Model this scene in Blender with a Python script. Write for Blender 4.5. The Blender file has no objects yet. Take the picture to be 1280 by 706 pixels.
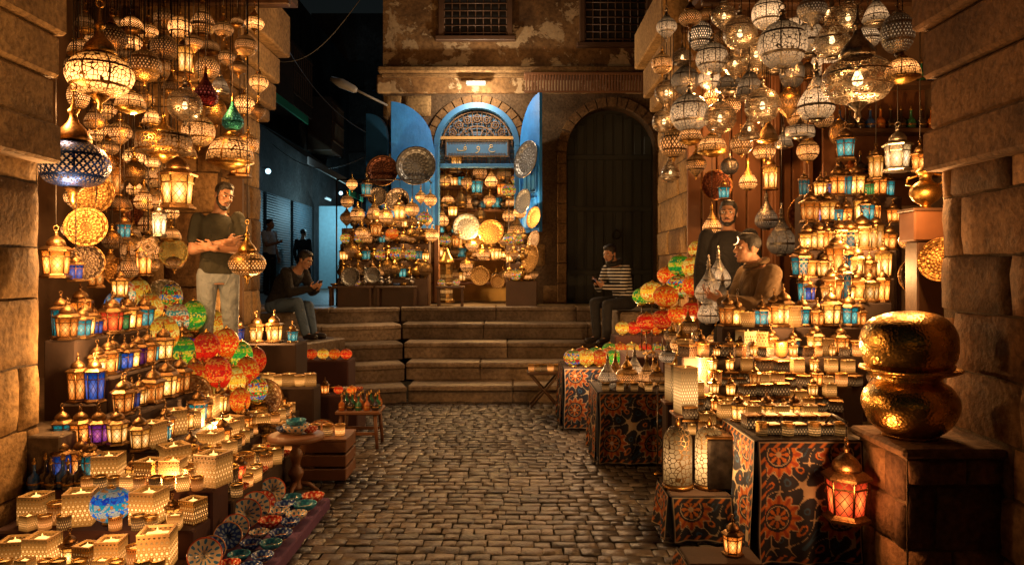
import bpy, bmesh, math, random
from mathutils import Vector, Matrix
R=random.Random(7); PI=math.pi; rad=math.radians
S=bpy.context.scene; COL=S.collection
F=900.; H=1.7; HY=340.
def P(px,py,Y): return Vector(((px-640)*Y/F, Y, H-(py-HY)*Y/F))
# ------------------------------------------------------------------ node helper
class G:
    def __init__(s,name):
        s.m=bpy.data.materials.new(name); s.m.use_nodes=True; s.t=s.m.node_tree; s.t.nodes.clear()
        s.out=s.t.nodes.new('ShaderNodeOutputMaterial')
    def set(s,k,v):
        if isinstance(v,bpy.types.NodeSocket): s.t.links.new(v,k)
        elif isinstance(v,(tuple,list)) and k.type=='RGBA' and len(v)==3: k.default_value=(*v,1)
        else: k.default_value=v
    def n(s,typ,ins=None,**at):
        nd=s.t.nodes.new(typ)
        for k,v in at.items(): setattr(nd,k,v)
        for k,v in (ins or {}).items(): s.set(nd.inputs[k],v)
        return nd
    def M(s,op,a,b=0.,c=0.):
        return s.n('ShaderNodeMath',{0:a,1:b,2:c},operation=op).outputs[0]
    def mix(s,f,a,b):
        return s.n('ShaderNodeMix',{0:f,6:a,7:b},data_type='RGBA').outputs[2]
    def mul(s,a,b):
        return s.n('ShaderNodeMix',{0:1.,6:a,7:b},data_type='RGBA',blend_type='MULTIPLY').outputs[2]
    def ramp(s,f,st,interp='LINEAR'):
        nd=s.n('ShaderNodeValToRGB',{0:f}); cr=nd.color_ramp; cr.interpolation=interp
        while len(cr.elements)<len(st): cr.elements.new(.5)
        for e,(p,c) in zip(cr.elements,st):
            e.position=p; e.color=(*c,1) if len(c)==3 else c
        return nd.outputs[0]
    def co(s,k='Object'): return s.n('ShaderNodeTexCoord').outputs[k]
    def xyz(s,v):
        o=s.n('ShaderNodeSeparateXYZ',{0:v}).outputs; return o[0],o[1],o[2]
    def noise(s,scale,detail=4,rough=.55,vec=None,dist=0.):
        i={'Scale':scale,'Detail':detail,'Roughness':rough,'Distortion':dist}
        i['Vector']=vec if vec is not None else s.co()
        return s.n('ShaderNodeTexNoise',i).outputs[0]
    def rnd(s): return s.n('ShaderNodeObjectInfo').outputs['Random']
    def attr(s,nm,o='Fac'): return s.n('ShaderNodeAttribute',attribute_name=nm).outputs[o]
    def bump(s,h,st=.4,d=.02): return s.n('ShaderNodeBump',{'Strength':st,'Distance':d,'Height':h}).outputs[0]
    def bsdf(s,col,rough=.6,metal=0.,normal=None,spec=.5,**k):
        i={'Base Color':col,'Roughness':rough,'Metallic':metal,'Specular IOR Level':spec}
        if normal is not None: i['Normal']=normal
        i.update(k)
        return s.n('ShaderNodeBsdfPrincipled',i).outputs[0]
    def emit(s,c,st): return s.n('ShaderNodeEmission',{0:c,1:st}).outputs[0]
    def mixs(s,f,a,b): return s.n('ShaderNodeMixShader',{0:f,1:a,2:b}).outputs[0]
    def done(s,sh,sampling=None):
        s.t.links.new(sh,s.out.inputs[0])
        if sampling: s.m.cycles.emission_sampling=sampling
        return s.m
def plain(name,c,rough=.7,metal=0.,var=.25,sc=9.,bs=.15,bd=.01):
    g=G(name); nz=g.noise(sc,5)
    col=g.mix(nz,tuple(x*(1-var) for x in c),tuple(min(1,x*(1+var)) for x in c))
    return g.done(g.bsdf(col,rough,metal,g.bump(g.noise(sc*4,4),bs,bd)))
def metal(name,c,rough=.33,bs=.15,sc=30.):
    g=G(name); nz=g.noise(14.,5); n2=g.noise(sc,3)
    col=g.mix(g.ramp(nz,[(.35,(0,0,0)),(.7,(1,1,1))]),tuple(x*.4 for x in c),c)
    ro=g.M('ADD',g.M('MULTIPLY',nz,.3),rough-.12)
    return g.done(g.bsdf(col,ro,1.,g.bump(n2,bs,.01)))
def pierced(name,c,nu,nv,r,em,es,shape='dot',rough=.35,met=1.,v0=.06,v1=.94,base=0.,bands=3.):
    g=G(name); x,y,_=g.xyz(g.co('UV'))
    def L(a,b): return g.M('SQRT',g.M('ADD',g.M('MULTIPLY',a,a),g.M('MULTIPLY',b,b)))
    if shape=='voro':
        ed=g.n('ShaderNodeTexVoronoi',{'Vector':g.co(),'Scale':nu,'Randomness':.75},feature='DISTANCE_TO_EDGE').outputs[0]
        h=g.M('GREATER_THAN',ed,r); ring=g.M('LESS_THAN',g.M('ABSOLUTE',g.M('SUBTRACT',ed,r*.8)),.015)
    else:
        u=g.M('MULTIPLY',x,nu); v=g.M('MULTIPLY',y,nv)
        u2=g.M('ADD',u,g.M('MULTIPLY',g.M('MODULO',g.M('FLOOR',v),2.),.5))
        fx=g.M('ABSOLUTE',g.M('SUBTRACT',g.M('FRACT',u2),.5)); fy=g.M('ABSOLUTE',g.M('SUBTRACT',g.M('FRACT',v),.5))
        if shape=='dot': d=L(fx,fy)
        else: d=g.M('ADD',fx,g.M('MULTIPLY',fy,.8))
        h=g.M('LESS_THAN',d,r)
        d2=L(g.M('SUBTRACT',.5,fx),g.M('SUBTRACT',.5,fy)); h=g.M('MAXIMUM',h,g.M('LESS_THAN',d2,r*.42))
        ring=g.M('LESS_THAN',g.M('ABSOLUTE',g.M('SUBTRACT',d,r*1.35)),.03)
    if bands:
        bd=g.M('GREATER_THAN',g.M('FRACT',g.M('ADD',g.M('MULTIPLY',y,bands),.07)),.13); h=g.M('MULTIPLY',h,bd)
        ro=g.M('GREATER_THAN',g.M('FRACT',g.M('MULTIPLY',x,8.)),.08); h=g.M('MULTIPLY',h,ro)
    msk=g.M('MULTIPLY',g.M('GREATER_THAN',y,v0),g.M('LESS_THAN',y,v1)); h=g.M('MULTIPLY',h,msk)
    mid=g.M('SUBTRACT',1.,g.M('MULTIPLY',g.M('ABSOLUTE',g.M('SUBTRACT',y,.42)),1.6))
    rn=g.rnd()
    fac=g.M('ADD',.15,g.M('MULTIPLY',g.M('POWER',rn,2.),2.6)) if bands else g.M('ADD',.35,g.M('MULTIPLY',rn,1.3))
    st=g.M('MULTIPLY',g.M('MULTIPLY',g.M('MULTIPLY',mid,mid),es),fac)
    nz=g.noise(12.,4)
    col=g.mix(nz,tuple(a*.4 for a in c),c); col=g.mix(g.M('MULTIPLY',ring,.6),col,tuple(a*.25 for a in c))
    if bands: col=g.mix(g.M('FRACT',g.M('MULTIPLY',rn,7.31)),g.mul(col,(.35,.32,.3)),col)
    kw={}
    if base: kw={'Emission Color':em,'Emission Strength':g.M('MULTIPLY',mid,g.M('MULTIPLY',base,g.M('ADD',.4,rn)))}
    b=g.bsdf(col,rough,met,g.bump(g.M('SUBTRACT',nz,ring),.35,.01),**kw)
    hot=g.mix(mid,em,tuple(min(1.,a*.85+.06) for a in em))
    return g.done(g.mixs(h,b,g.emit(hot,st)),'NONE')
def glass(name,col,hot,es,hm=.9,ns=6,fil=.05):
    g=G(name); x,y,_=g.xyz(g.co('UV')); pu=g.M('FRACT',g.M('MULTIPLY',x,ns))
    cx=g.M('MULTIPLY',g.M('ABSOLUTE',g.M('SUBTRACT',pu,.5)),1.5); cy=g.M('MULTIPLY',g.M('ABSOLUTE',g.M('SUBTRACT',y,.4)),1.7)
    d=g.M('SQRT',g.M('ADD',g.M('MULTIPLY',cx,cx),g.M('MULTIPLY',cy,cy)))
    t=g.M('MAXIMUM',g.M('SUBTRACT',1.,d),0.)
    c=g.mix(g.M('MULTIPLY',g.M('MULTIPLY',t,t),hm),col,hot)
    st=g.M('MULTIPLY',g.M('ADD',.3,g.M('MULTIPLY',t,1.)),g.M('MULTIPLY',es,g.M('ADD',.35,g.M('MULTIPLY',g.rnd(),1.2))))
    a=g.M('ABSOLUTE',g.M('SUBTRACT',g.M('FRACT',g.M('ADD',g.M('MULTIPLY',pu,2.),g.M('MULTIPLY',y,3.))),.5))
    b=g.M('ABSOLUTE',g.M('SUBTRACT',g.M('FRACT',g.M('SUBTRACT',g.M('MULTIPLY',pu,2.),g.M('MULTIPLY',y,3.))),.5))
    ln=g.M('LESS_THAN',g.M('MINIMUM',a,b),fil)
    return g.done(g.mixs(ln,g.emit(c,st),g.bsdf((.12,.07,.03),.5,.8)),'NONE')
def mosaic(name,pal,es,edge=.03):
    g=G(name); v=g.co('Object'); _,uy,_2=g.xyz(g.co('UV'))
    w=g.n('ShaderNodeVectorMath',{0:v,1:g.n('ShaderNodeCombineXYZ',{0:g.rnd(),1:g.rnd(),2:0.}).outputs[0]},operation='ADD').outputs[0]
    vo=g.n('ShaderNodeTexVoronoi',{'Vector':w,'Scale':7.}); ed=g.n('ShaderNodeTexVoronoi',{'Vector':w,'Scale':7.},feature='DISTANCE_TO_EDGE').outputs[0]
    r,_,_3=g.xyz(vo.outputs['Color'])
    band=g.M('FRACT',g.M('ADD',g.M('MULTIPLY',g.M('FLOOR',g.M('MULTIPLY',uy,7.)),.382),g.rnd()))
    r=g.M('ADD',g.M('MULTIPLY',r,.35),g.M('MULTIPLY',band,.65))
    st=[(i/len(pal),c) for i,c in enumerate(pal)]
    c=g.ramp(r,st,'CONSTANT'); ln=g.M('LESS_THAN',ed,edge)
    mid=g.M('SUBTRACT',1.2,g.M('MULTIPLY',g.M('ABSOLUTE',g.M('SUBTRACT',uy,.42)),2.))
    stg=g.M('MULTIPLY',mid,g.M('MULTIPLY',es,g.M('ADD',.65,g.M('MULTIPLY',g.rnd(),.5))))
    gl=g.n('ShaderNodeAddShader',{0:g.emit(c,stg),1:g.bsdf(tuple([.003]*3),.5,0.,None,.06)}).outputs[0]
    return g.done(g.mixs(g.M('MULTIPLY',ln,.8),gl,g.bsdf((.04,.02,.008),.8,0.,None,.05)),'NONE')
def stone(name,dark,light,rough=.85,sc=3.,bs=.6,peel=None):
    g=G(name); b=g.attr('blk'); nz=g.noise(sc,8,.65); n2=g.noise(sc*9,5,.6); n3=g.noise(.8,3)
    f=g.M('ADD',g.M('MULTIPLY',nz,.8),g.M('MULTIPLY',g.M('SUBTRACT',b,.4),.45))
    c=g.ramp(f,[(.25,dark),(.5,tuple((a+d)/2 for a,d in zip(dark,light))),(.8,light)])
    c=g.mul(c,g.ramp(n2,[(.3,(.45,.42,.4)),(.6,(1,1,1))]))
    c=g.mul(c,g.ramp(n3,[(.35,(.42,.39,.37)),(.65,(1,1,1))]))
    h=g.M('ADD',g.M('MULTIPLY',n2,.6),nz)
    if peel:
        p=g.ramp(g.noise(1.7,9,.7,None,.4),[(.52,(0,0,0)),(.545,(1,1,1))]); c=g.mix(p,c,g.mul(g.ramp(n2,[(.2,(.6,.58,.55)),(.7,(1,1,1))]),peel)); h=g.M('ADD',h,g.M('MULTIPLY',p,.8))
    return g.done(g.bsdf(c,rough,0.,g.bump(h,bs,.03),.3))
# ------------------------------------------------------------------ mesh builder
class MB:
    def __init__(s): s.v=[];s.f=[];s.uv=[];s.sm=[];s.mi=[];s.c=[]
    def add(s,vs,fs,uvs=None,sm=True,c=0.,mi=0):
        o=len(s.v); s.v+=[tuple(x) for x in vs]
        for k,f in enumerate(fs):
            s.f.append([o+i for i in f]); s.uv.append(uvs[k] if uvs else None); s.sm.append(sm); s.c.append(c); s.mi.append(mi)
        return s
    def lathe(s,prof,n=20,M=None,sm=True,a0=0.,cap=True,mi=0):
        M=M or Matrix(); L=[0.]
        for a,b in zip(prof,prof[1:]): L.append(L[-1]+math.hypot(b[0]-a[0],b[1]-a[1]))
        T=L[-1] or 1.
        vs=[];fs=[];us=[]
        for r,z in prof:
            for i in range(n):
                t=a0+2*PI*i/n; vs.append(M@Vector((r*math.cos(t),r*math.sin(t),z)))
        for j in range(len(prof)-1):
            for i in range(n):
                k=(i+1)%n; fs.append((j*n+i,j*n+k,j*n+n+k,j*n+n+i))
                us.append(((i/n,L[j]/T),((i+1)/n,L[j]/T),((i+1)/n,L[j+1]/T),(i/n,L[j+1]/T)))
        if cap:
            if prof[0][0]>.0005: fs.append(tuple(range(n))[::-1]); us.append([(.5,0.)]*n)
            if prof[-1][0]>.0005: o=(len(prof)-1)*n; fs.append(tuple(range(o,o+n))); us.append([(.5,1.)]*n)
        return s.add(vs,fs,us,sm,mi=mi)
    def box(s,c,d,bev=0.,M=None,col=0.,mi=0):
        M=M or Matrix(); c=Vector(c); h=[x/2 for x in d]
        if not bev:
            vs=[M@(c+Vector((h[0]*a,h[1]*b,h[2]*e))) for a in(-1,1) for b in(-1,1) for e in(-1,1)]
            fs=[(0,1,3,2),(4,6,7,5),(0,4,5,1),(2,3,7,6),(0,2,6,4),(1,5,7,3)]
            us=[[(0,0),(0,1),(1,1),(1,0)]]*6
            return s.add(vs,fs,us,False,col,mi)
        b_=min(bev,min(h)*.9); idx={};vs=[]
        for a in(-1,1):
            for b in(-1,1):
                for e in(-1,1):
                    for ax in range(3):
                        q=[a*(h[0]-b_),b*(h[1]-b_),e*(h[2]-b_)]; q[ax]=(a,b,e)[ax]*h[ax]
                        idx[(a,b,e,ax)]=len(vs); vs.append(M@(c+Vector(q)))
        fs=[]
        for ax in range(3):
            o=[k for k in range(3) if k!=ax]
            for sg in(-1,1):
                q=[]
                for u,v in((-1,-1),(1,-1),(1,1),(-1,1)):
                    k=[0,0,0];k[ax]=sg;k[o[0]]=u;k[o[1]]=v;q.append(idx[(*k,ax)])
                fs.append(q)
            for u in(-1,1):
                for v in(-1,1):
                    k1=[0,0,0];k1[o[0]]=u;k1[o[1]]=v;k2=list(k1);k1[ax]=-1;k2[ax]=1
                    fs.append((idx[(*k1,o[0])],idx[(*k2,o[0])],idx[(*k2,o[1])],idx[(*k1,o[1])]))
        for a in(-1,1):
            for b in(-1,1):
                for e in(-1,1): fs.append((idx[(a,b,e,0)],idx[(a,b,e,1)],idx[(a,b,e,2)]))
        return s.add(vs,fs,None,False,col,mi)
    def tube(s,pts,r,n=6,mi=0):
        pts=[Vector(p) for p in pts]; m=len(pts); rs=r if isinstance(r,(list,tuple)) else [r]*m
        vs=[];fs=[]; up=None
        for i,p in enumerate(pts):
            d=(pts[min(i+1,m-1)]-pts[max(i-1,0)]).normalized()
            if up is None: up=d.orthogonal().normalized()
            up=(up-d*up.dot(d)); up=up.normalized() if up.length>1e-6 else d.orthogonal().normalized()
            w=d.cross(up)
            for k in range(n):
                t=2*PI*k/n; vs.append(p+rs[i]*(up*math.cos(t)+w*math.sin(t)))
        for i in range(m-1):
            for k in range(n):
                q=(k+1)%n; fs.append((i*n+k,i*n+q,i*n+n+q,i*n+n+k))
        fs.append(tuple(range(n))[::-1]); fs.append(tuple(range((m-1)*n,m*n)))
        return s.add(vs,fs,None,True,mi=mi)
    def torus(s,c,R_,r,M=None,n=16,k=6):
        M=M or Matrix(); c=Vector(c); vs=[];fs=[]
        for i in range(n):
            a=2*PI*i/n
            for j in range(k):
                b=2*PI*j/k; vs.append(M@(c+Vector(((R_+r*math.cos(b))*math.cos(a),r*math.sin(b),(R_+r*math.cos(b))*math.sin(a)))))
        for i in range(n):
            for j in range(k):
                fs.append((i*k+j,i*k+(j+1)%k,((i+1)%n)*k+(j+1)%k,((i+1)%n)*k+j))
        return s.add(vs,fs)
    def prism(s,poly,d,M):
        n=len(poly); vs=[M@Vector((x,0,z)) for x,z in poly]+[M@Vector((x,d,z)) for x,z in poly]
        fs=[tuple(range(n)),tuple(range(n,2*n))[::-1]]+[(i,(i+1)%n,n+(i+1)%n,n+i) for i in range(n)]
        return s.add(vs,fs,None,False)
    def mesh(s,name,mats,recalc=False):
        me=bpy.data.meshes.new(name); me.from_pydata(s.v,[],s.f)
        uv=me.uv_layers.new(name='UVMap'); flat=[]
        for f,u in zip(s.f,s.uv):
            if u is None: flat+=[0.,0.]*len(f)
            else:
                for q in u: flat+=[q[0],q[1]]
        uv.data.foreach_set('uv',flat); me.polygons.foreach_set('use_smooth',s.sm); me.polygons.foreach_set('material_index',s.mi)
        at=me.attributes.new('blk','FLOAT','FACE'); at.data.foreach_set('value',s.c)
        for m in (mats if isinstance(mats,(list,tuple)) else [mats]): me.materials.append(m)
        me.update()
        if recalc:
            b=bmesh.new(); b.from_mesh(me); bmesh.ops.recalc_face_normals(b,faces=b.faces); b.to_mesh(me); b.free()
        return me
    def build(s,name,mats,parent=None,label=None,recalc=True):
        o=bpy.data.objects.new(name,s.mesh(name,mats,recalc)); COL.objects.link(o)
        if parent: o.parent=parent
        if label: o['label']=label
        return o
def spl(p,m=4):
    out=[]; n=len(p)
    for i in range(n-1):
        a=p[max(i-1,0)];b=p[i];c=p[i+1];d=p[min(i+2,n-1)]
        for k in range(m):
            t=k/m
            out.append(tuple(.5*((2*b[j])+(-a[j]+c[j])*t+(2*a[j]-5*b[j]+4*c[j]-d[j])*t*t+(-a[j]+3*b[j]-3*c[j]+d[j])*t**3) for j in range(len(b))))
    out.append(tuple(p[-1])); return out
def thing(name,label,cat,loc=(0,0,0),rz=0.,group=None):
    o=bpy.data.objects.new(name,None); COL.objects.link(o); o.empty_display_size=.05
    o.location=loc; o.rotation_euler=(0,0,rz)
    if label: o['label']=label
    o['category']=cat
    if group: o['group']=group
    return o
def tag(o,label,cat,group=None):
    o['label']=label;o['category']=cat
    if group:o['group']=group
    return o
def struct(o): o['kind']='structure'; return o
def blocks(mb,O,U,V,N,w,h,ch,lm,d=.016,mask=None,g=.004,jit=.6,cell=.09):
    O,U,V,N=Vector(O),Vector(U),Vector(V),Vector(N); z=0.
    while z<h-.01:
        c=ch*R.uniform(.8,1.2)
        if h-z-c<ch*.45: c=h-z
        x=-R.uniform(0,lm*.8)
        while x<w:
            l=lm*R.uniform(.5,1.5); xa=max(x,0)+g; xb=min(x+l,w)-g; za=z+g; zb=z+c-g; x+=l
            if xb-xa<.04: continue
            if mask and not all(mask(a,b) for a in(xa,(xa+xb)/2,xb) for b in(za,(za+zb)/2,zb)): continue
            nx=max(1,int((xb-xa)/cell)); ny=max(1,int((zb-za)/cell)); e=.009
            ts=[xa]+[xa+e+(xb-xa-2*e)*i/nx for i in range(nx+1)]+[xb]; ss=[za]+[za+e+(zb-za-2*e)*i/ny for i in range(ny+1)]+[zb]
            base=d*R.uniform(1-jit,1+jit); vs=[];fs=[]
            for j,sv in enumerate(ss):
                for i,tv in enumerate(ts):
                    edge=i in(0,len(ts)-1) or j in(0,len(ss)-1)
                    cr=(i in(0,1,len(ts)-2,len(ts)-1)) and (j in(0,1,len(ss)-2,len(ss)-1))
                    dep=-.004 if edge else base*R.uniform(.7,1.3)-(.007 if cr else 0)
                    jj=.005 if edge else .007
                    vs.append(O+U*(tv+R.uniform(-jj,jj))+V*(sv+R.uniform(-jj,jj))+N*dep)
            m=len(ts)
            for j in range(len(ss)-1):
                for i in range(m-1): fs.append((j*m+i,j*m+i+1,j*m+m+i+1,j*m+m+i))
            mb.add(vs,fs,None,True,R.random())
        z+=c
# ------------------------------------------------------------------ materials
AMB=(1.,.33,.04)
M_brass=metal('brass',(.7,.41,.11)); M_dbrass=metal('aged_brass',(.36,.19,.06),.4); M_cop=metal('copper',(.45,.2,.08),.35)
M_silver=metal('silver',(.44,.39,.33),.3); M_iron=metal('iron',(.06,.05,.045),.5)
g=G('hammered_brass'); vo=g.n('ShaderNodeTexVoronoi',{'Vector':g.co(),'Scale':64.}).outputs['Distance']; nz=g.noise(6.,5)
M_ham=g.done(g.bsdf(g.mix(g.ramp(nz,[(.35,(0,0,0)),(.65,(1,1,1))]),(.42,.24,.06),(.85,.54,.15)),g.M('ADD',.14,g.M('MULTIPLY',nz,.22)),1.,g.bump(vo,.22,.01)))
PC={'brass':((.5,.29,.085),30,16,.24,AMB,2.6,'dot'),'silver':((.42,.37,.3),6.5,0,.06,(1.,.52,.2),.85,'voro'),
 'blue':((.03,.09,.5),30,17,.3,(1.,.42,.12),1.7,'diamond'),'dark':((.17,.09,.035),28,15,.25,AMB,2.4,'dot'),
 'green':((.04,.3,.22),20,11,.3,(.3,1.,.5),1.,'dot'),'red':((.3,.025,.025),20,11,.28,(1.,.1,.03),1.2,'dot'),
 'amber':((.42,.21,.05),24,13,.36,AMB,2.6,'diamond'),'white':((.42,.37,.3),30,16,.26,(1.,.56,.24),1.1,'dot'),
 'filigree':((.46,.26,.075),7.,0,.085,AMB,2.2,'voro')}
PM={k:pierced('pierced_'+k,*v) for k,v in PC.items()}
g=G('etched_clear_glass'); ed=g.n('ShaderNodeTexVoronoi',{'Vector':g.co(),'Scale':6.5},feature='DISTANCE_TO_EDGE').outputs[0]
x,y,_=g.xyz(g.co('UV')); ln=g.M('MAXIMUM',g.M('LESS_THAN',ed,.045),g.M('LESS_THAN',g.M('FRACT',g.M('MULTIPLY',y,5.)),.13))
tr=g.n('ShaderNodeBsdfTransparent',{0:(.96,.91,.84)}).outputs[0]
gl=g.mixs(.36,tr,g.bsdf((.55,.5,.42),.1,.7,g.bump(ed,.3,.02)))
PM['clear']=g.done(g.mixs(ln,gl,g.bsdf((.5,.44,.36),.35,1.)))
GL={'amber':((1.,.2,.015),(1.,.6,.15),2.2,.9),'gold':((1.,.33,.035),(1.,.72,.3),3.0,1.),'blue':((.01,.11,.55),(.9,.55,.3),1.0,.35),'teal':((.01,.33,.32),(.9,.75,.35),1.1,.4),
 'red':((.85,.05,.012),(1.,.34,.06),2.,.8),'green':((.04,.35,.08),(.9,.7,.2),1.0,.45),'white':((1.,.55,.2),(1.,.85,.55),2.2,1.),'purple':((.2,.02,.22),(.9,.25,.2),.9,.5)}
GM={k:glass('glass_'+k,*v) for k,v in GL.items()}
MO={'multi':[(.9,.1,.008),(.01,.17,.4),(.95,.45,.05),(.5,.008,.008),(.03,.3,.03),(.95,.36,.02),(.75,.5,.18)],
 'orange':[(1,.12,.004),(1,.18,.008),(.9,.06,.004),(1,.36,.03),(.9,.03,.006),(1,.15,.006)],'red':[(.8,.008,.004),(.9,.025,.005),(.95,.2,.02),(.6,.005,.005),(.9,.06,.006)],
 'yellow':[(1,.42,.015),(1,.5,.04),(.9,.15,.008),(1,.6,.1),(1,.36,.012)],'green':[(.03,.33,.012),(.15,.45,.015),(.85,.5,.03),(.02,.25,.04),(.06,.4,.02)],
 'blue':[(.006,.05,.45),(.012,.17,.6),(.5,.42,.3),(.008,.33,.42),(.8,.2,.02)],'cream':[(1,.6,.2),(1,.5,.12),(.85,.1,.015),(1,.66,.28),(.08,.33,.2),(1,.62,.22)]}
MM={k:mosaic('mosaic_'+k,v,.92) for k,v in MO.items()}
M_tin=metal('tin',(.3,.17,.07),.38)
def glow(name,c,es,s=None):
    g=G(name); return g.done(g.emit(c,es),s)
M_flame=glow('candle_glow',(1.,.48,.12),3.2,'NONE'); M_liner=glow('liner_glow',(1.,.4,.08),1.6,'NONE'); M_bulb=glow('bulb_glow',(1.,.66,.3),6.,'NONE')
M_creambox=pierced('cream_pierced_box',(.3,.17,.06),26,7,.25,(1.,.38,.06),2.8,'dot',.6,0.,base=.52,bands=0)
M_whitebox=pierced('white_pierced_column',(.36,.24,.11),28,14,.28,(1.,.5,.14),2.8,'diamond',.6,0.,base=.5,bands=0)
M_dkcup=pierced('dark_gold_cup',(.09,.055,.03),24,5,.3,(1.,.38,.06),1.4,'diamond',.4,.3,bands=0)
M_goldcup=pierced('gold_cup',(.5,.28,.075),26,5,.26,(1.,.4,.06),1.8,'dot',.35,1.,bands=0)
M_ambcup=pierced('amber_glass_cup',(.35,.12,.025),22,5,.36,(1.,.32,.04),2.3,'diamond',.3,0.,base=.4,bands=0)
M_glow_inlay=pierced('inlaid_box',(.08,.04,.02),16,4,.34,(.9,.42,.11),.6,'diamond',.35,0.,bands=0)  # inlay diamonds emit a painted glow; these boxes hold no lamp
M_scale=pierced('lattice_pierced',(.2,.12,.05),34.,0,.07,(1.,.46,.11),1.8,'voro',.45,.6,bands=0)
def traymat(name,c,c2):
    g=G(name); x,y,_=g.xyz(g.co('UV'))
    w=g.M('SINE',g.M('MULTIPLY',y,48.)); p=g.M('COSINE',g.M('MULTIPLY',x,2*PI*16)); q=g.M('COSINE',g.M('MULTIPLY',x,2*PI*48))
    f=g.M('ADD',g.M('MULTIPLY',w,.35),g.M('MULTIPLY',p,g.M('SINE',g.M('MULTIPLY',y,14.)))); f=g.M('ADD',f,g.M('MULTIPLY',q,.25))
    k=g.ramp(f,[(.2,(0,0,0)),(.55,(1,1,1))])
    return g.done(g.bsdf(g.mix(k,c2,c),.42,.85,g.bump(f,.3,.01)))
T_brass=traymat('tray_brass',(.5,.29,.085),(.22,.11,.03)); T_silver=traymat('tray_silver',(.38,.37,.35),(.22,.205,.185)); T_cop=traymat('tray_copper',(.2,.075,.04),(.1,.035,.02))
T_dark=traymat('tray_dark',(.14,.1,.06),(.06,.04,.028)); T_tan=traymat('tray_tan',(.55,.45,.32),(.28,.17,.1)); T_red=traymat('tray_red',(.75,.2,.08),(.8,.6,.35)); T_green=traymat('tray_green',(.26,.3,.14),(.34,.27,.09))
def platemat(name,c,c2,c3):
    g=G(name); x,y,_=g.xyz(g.co('UV'))
    p=g.M('MULTIPLY',g.M('COSINE',g.M('MULTIPLY',x,2*PI*12)),g.M('SINE',g.M('MULTIPLY',y,18.)))
    k=g.ramp(p,[(.2,(0,0,0)),(.3,(1,1,1))],'CONSTANT'); r=g.M('LESS_THAN',g.M('ABSOLUTE',g.M('SUBTRACT',y,.72)),.03)
    return g.done(g.bsdf(g.mix(r,g.mix(k,c,c2),c3),.18))
CP={'teal':platemat('ceramic_teal',(.03,.18,.3),(.05,.3,.42),(.4,.4,.35)),'navy':platemat('ceramic_navy',(.03,.07,.3),(.25,.38,.55),(.5,.25,.1)),
 'white':platemat('ceramic_white',(.65,.56,.42),(.05,.2,.45),(.5,.1,.05)),'red':platemat('ceramic_red',(.5,.06,.03),(.75,.5,.28),(.1,.1,.1))}
M_wood=plain('dark_wood',(.08,.04,.02),.5,0,.4,6.); M_wood2=plain('red_brown_wood',(.16,.068,.028),.5,0,.4,5.)
M_drape=plain('dark_cloth',(.04,.023,.016),.95); M_drape2=plain('maroon_cloth',(.05,.018,.016),.95)
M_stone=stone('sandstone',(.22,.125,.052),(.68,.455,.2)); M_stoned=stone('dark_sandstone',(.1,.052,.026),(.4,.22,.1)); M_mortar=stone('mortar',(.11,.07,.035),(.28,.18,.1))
M_plaster=stone('ochre_plaster',(.16,.085,.036),(.46,.26,.1),.9,1.6,.5,(.48,.34,.19)); M_step=stone('step_stone',(.17,.125,.085),(.52,.41,.29),.5,2.5,.4)
M_cob=stone('cobble',(.065,.058,.052),(.27,.235,.2),.36,5.,.35); M_dirt=plain('dirt',(.045,.037,.03),.95)
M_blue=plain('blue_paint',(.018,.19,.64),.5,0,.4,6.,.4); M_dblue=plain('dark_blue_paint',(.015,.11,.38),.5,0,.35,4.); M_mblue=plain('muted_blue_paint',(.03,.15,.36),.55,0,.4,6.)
M_door=plain('black_door',(.022,.026,.022),.6,0,.4,3.); M_dark=plain('darkness',(.012,.01,.009),.9); M_slate=plain('slate_shutter',(.05,.075,.09),.6,0,.3,4.)
M_grey=plain('grey_metal',(.2,.19,.18),.5); M_green=plain('green_canvas',(.03,.3,.12),.8); M_canvas=plain('grey_canvas',(.3,.27,.23),.9)
M_alley=stone('alley_plaster',(.06,.056,.052),(.2,.19,.18),.9,1.5,.3); M_pale=plain('pale_wall',(.4,.62,.68),.8)
M_cord=plain('black_cord',(.01,.01,.01),.6)
M_creamrim=plain('cream_ceramic',(.42,.27,.12),.5)
def gls(name,c):
    g=G(name); return g.done(g.bsdf(c,.08,0.,None,.6,**{'Coat Weight':.5}))
M_dkglass=gls('dark_glass',(.03,.02,.015)); M_grglass=gls('green_glass',(.02,.14,.07)); M_blglass=gls('blue_glass',(.02,.07,.25)); M_amglass=gls('amber_glass',(.4,.12,.02))
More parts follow.
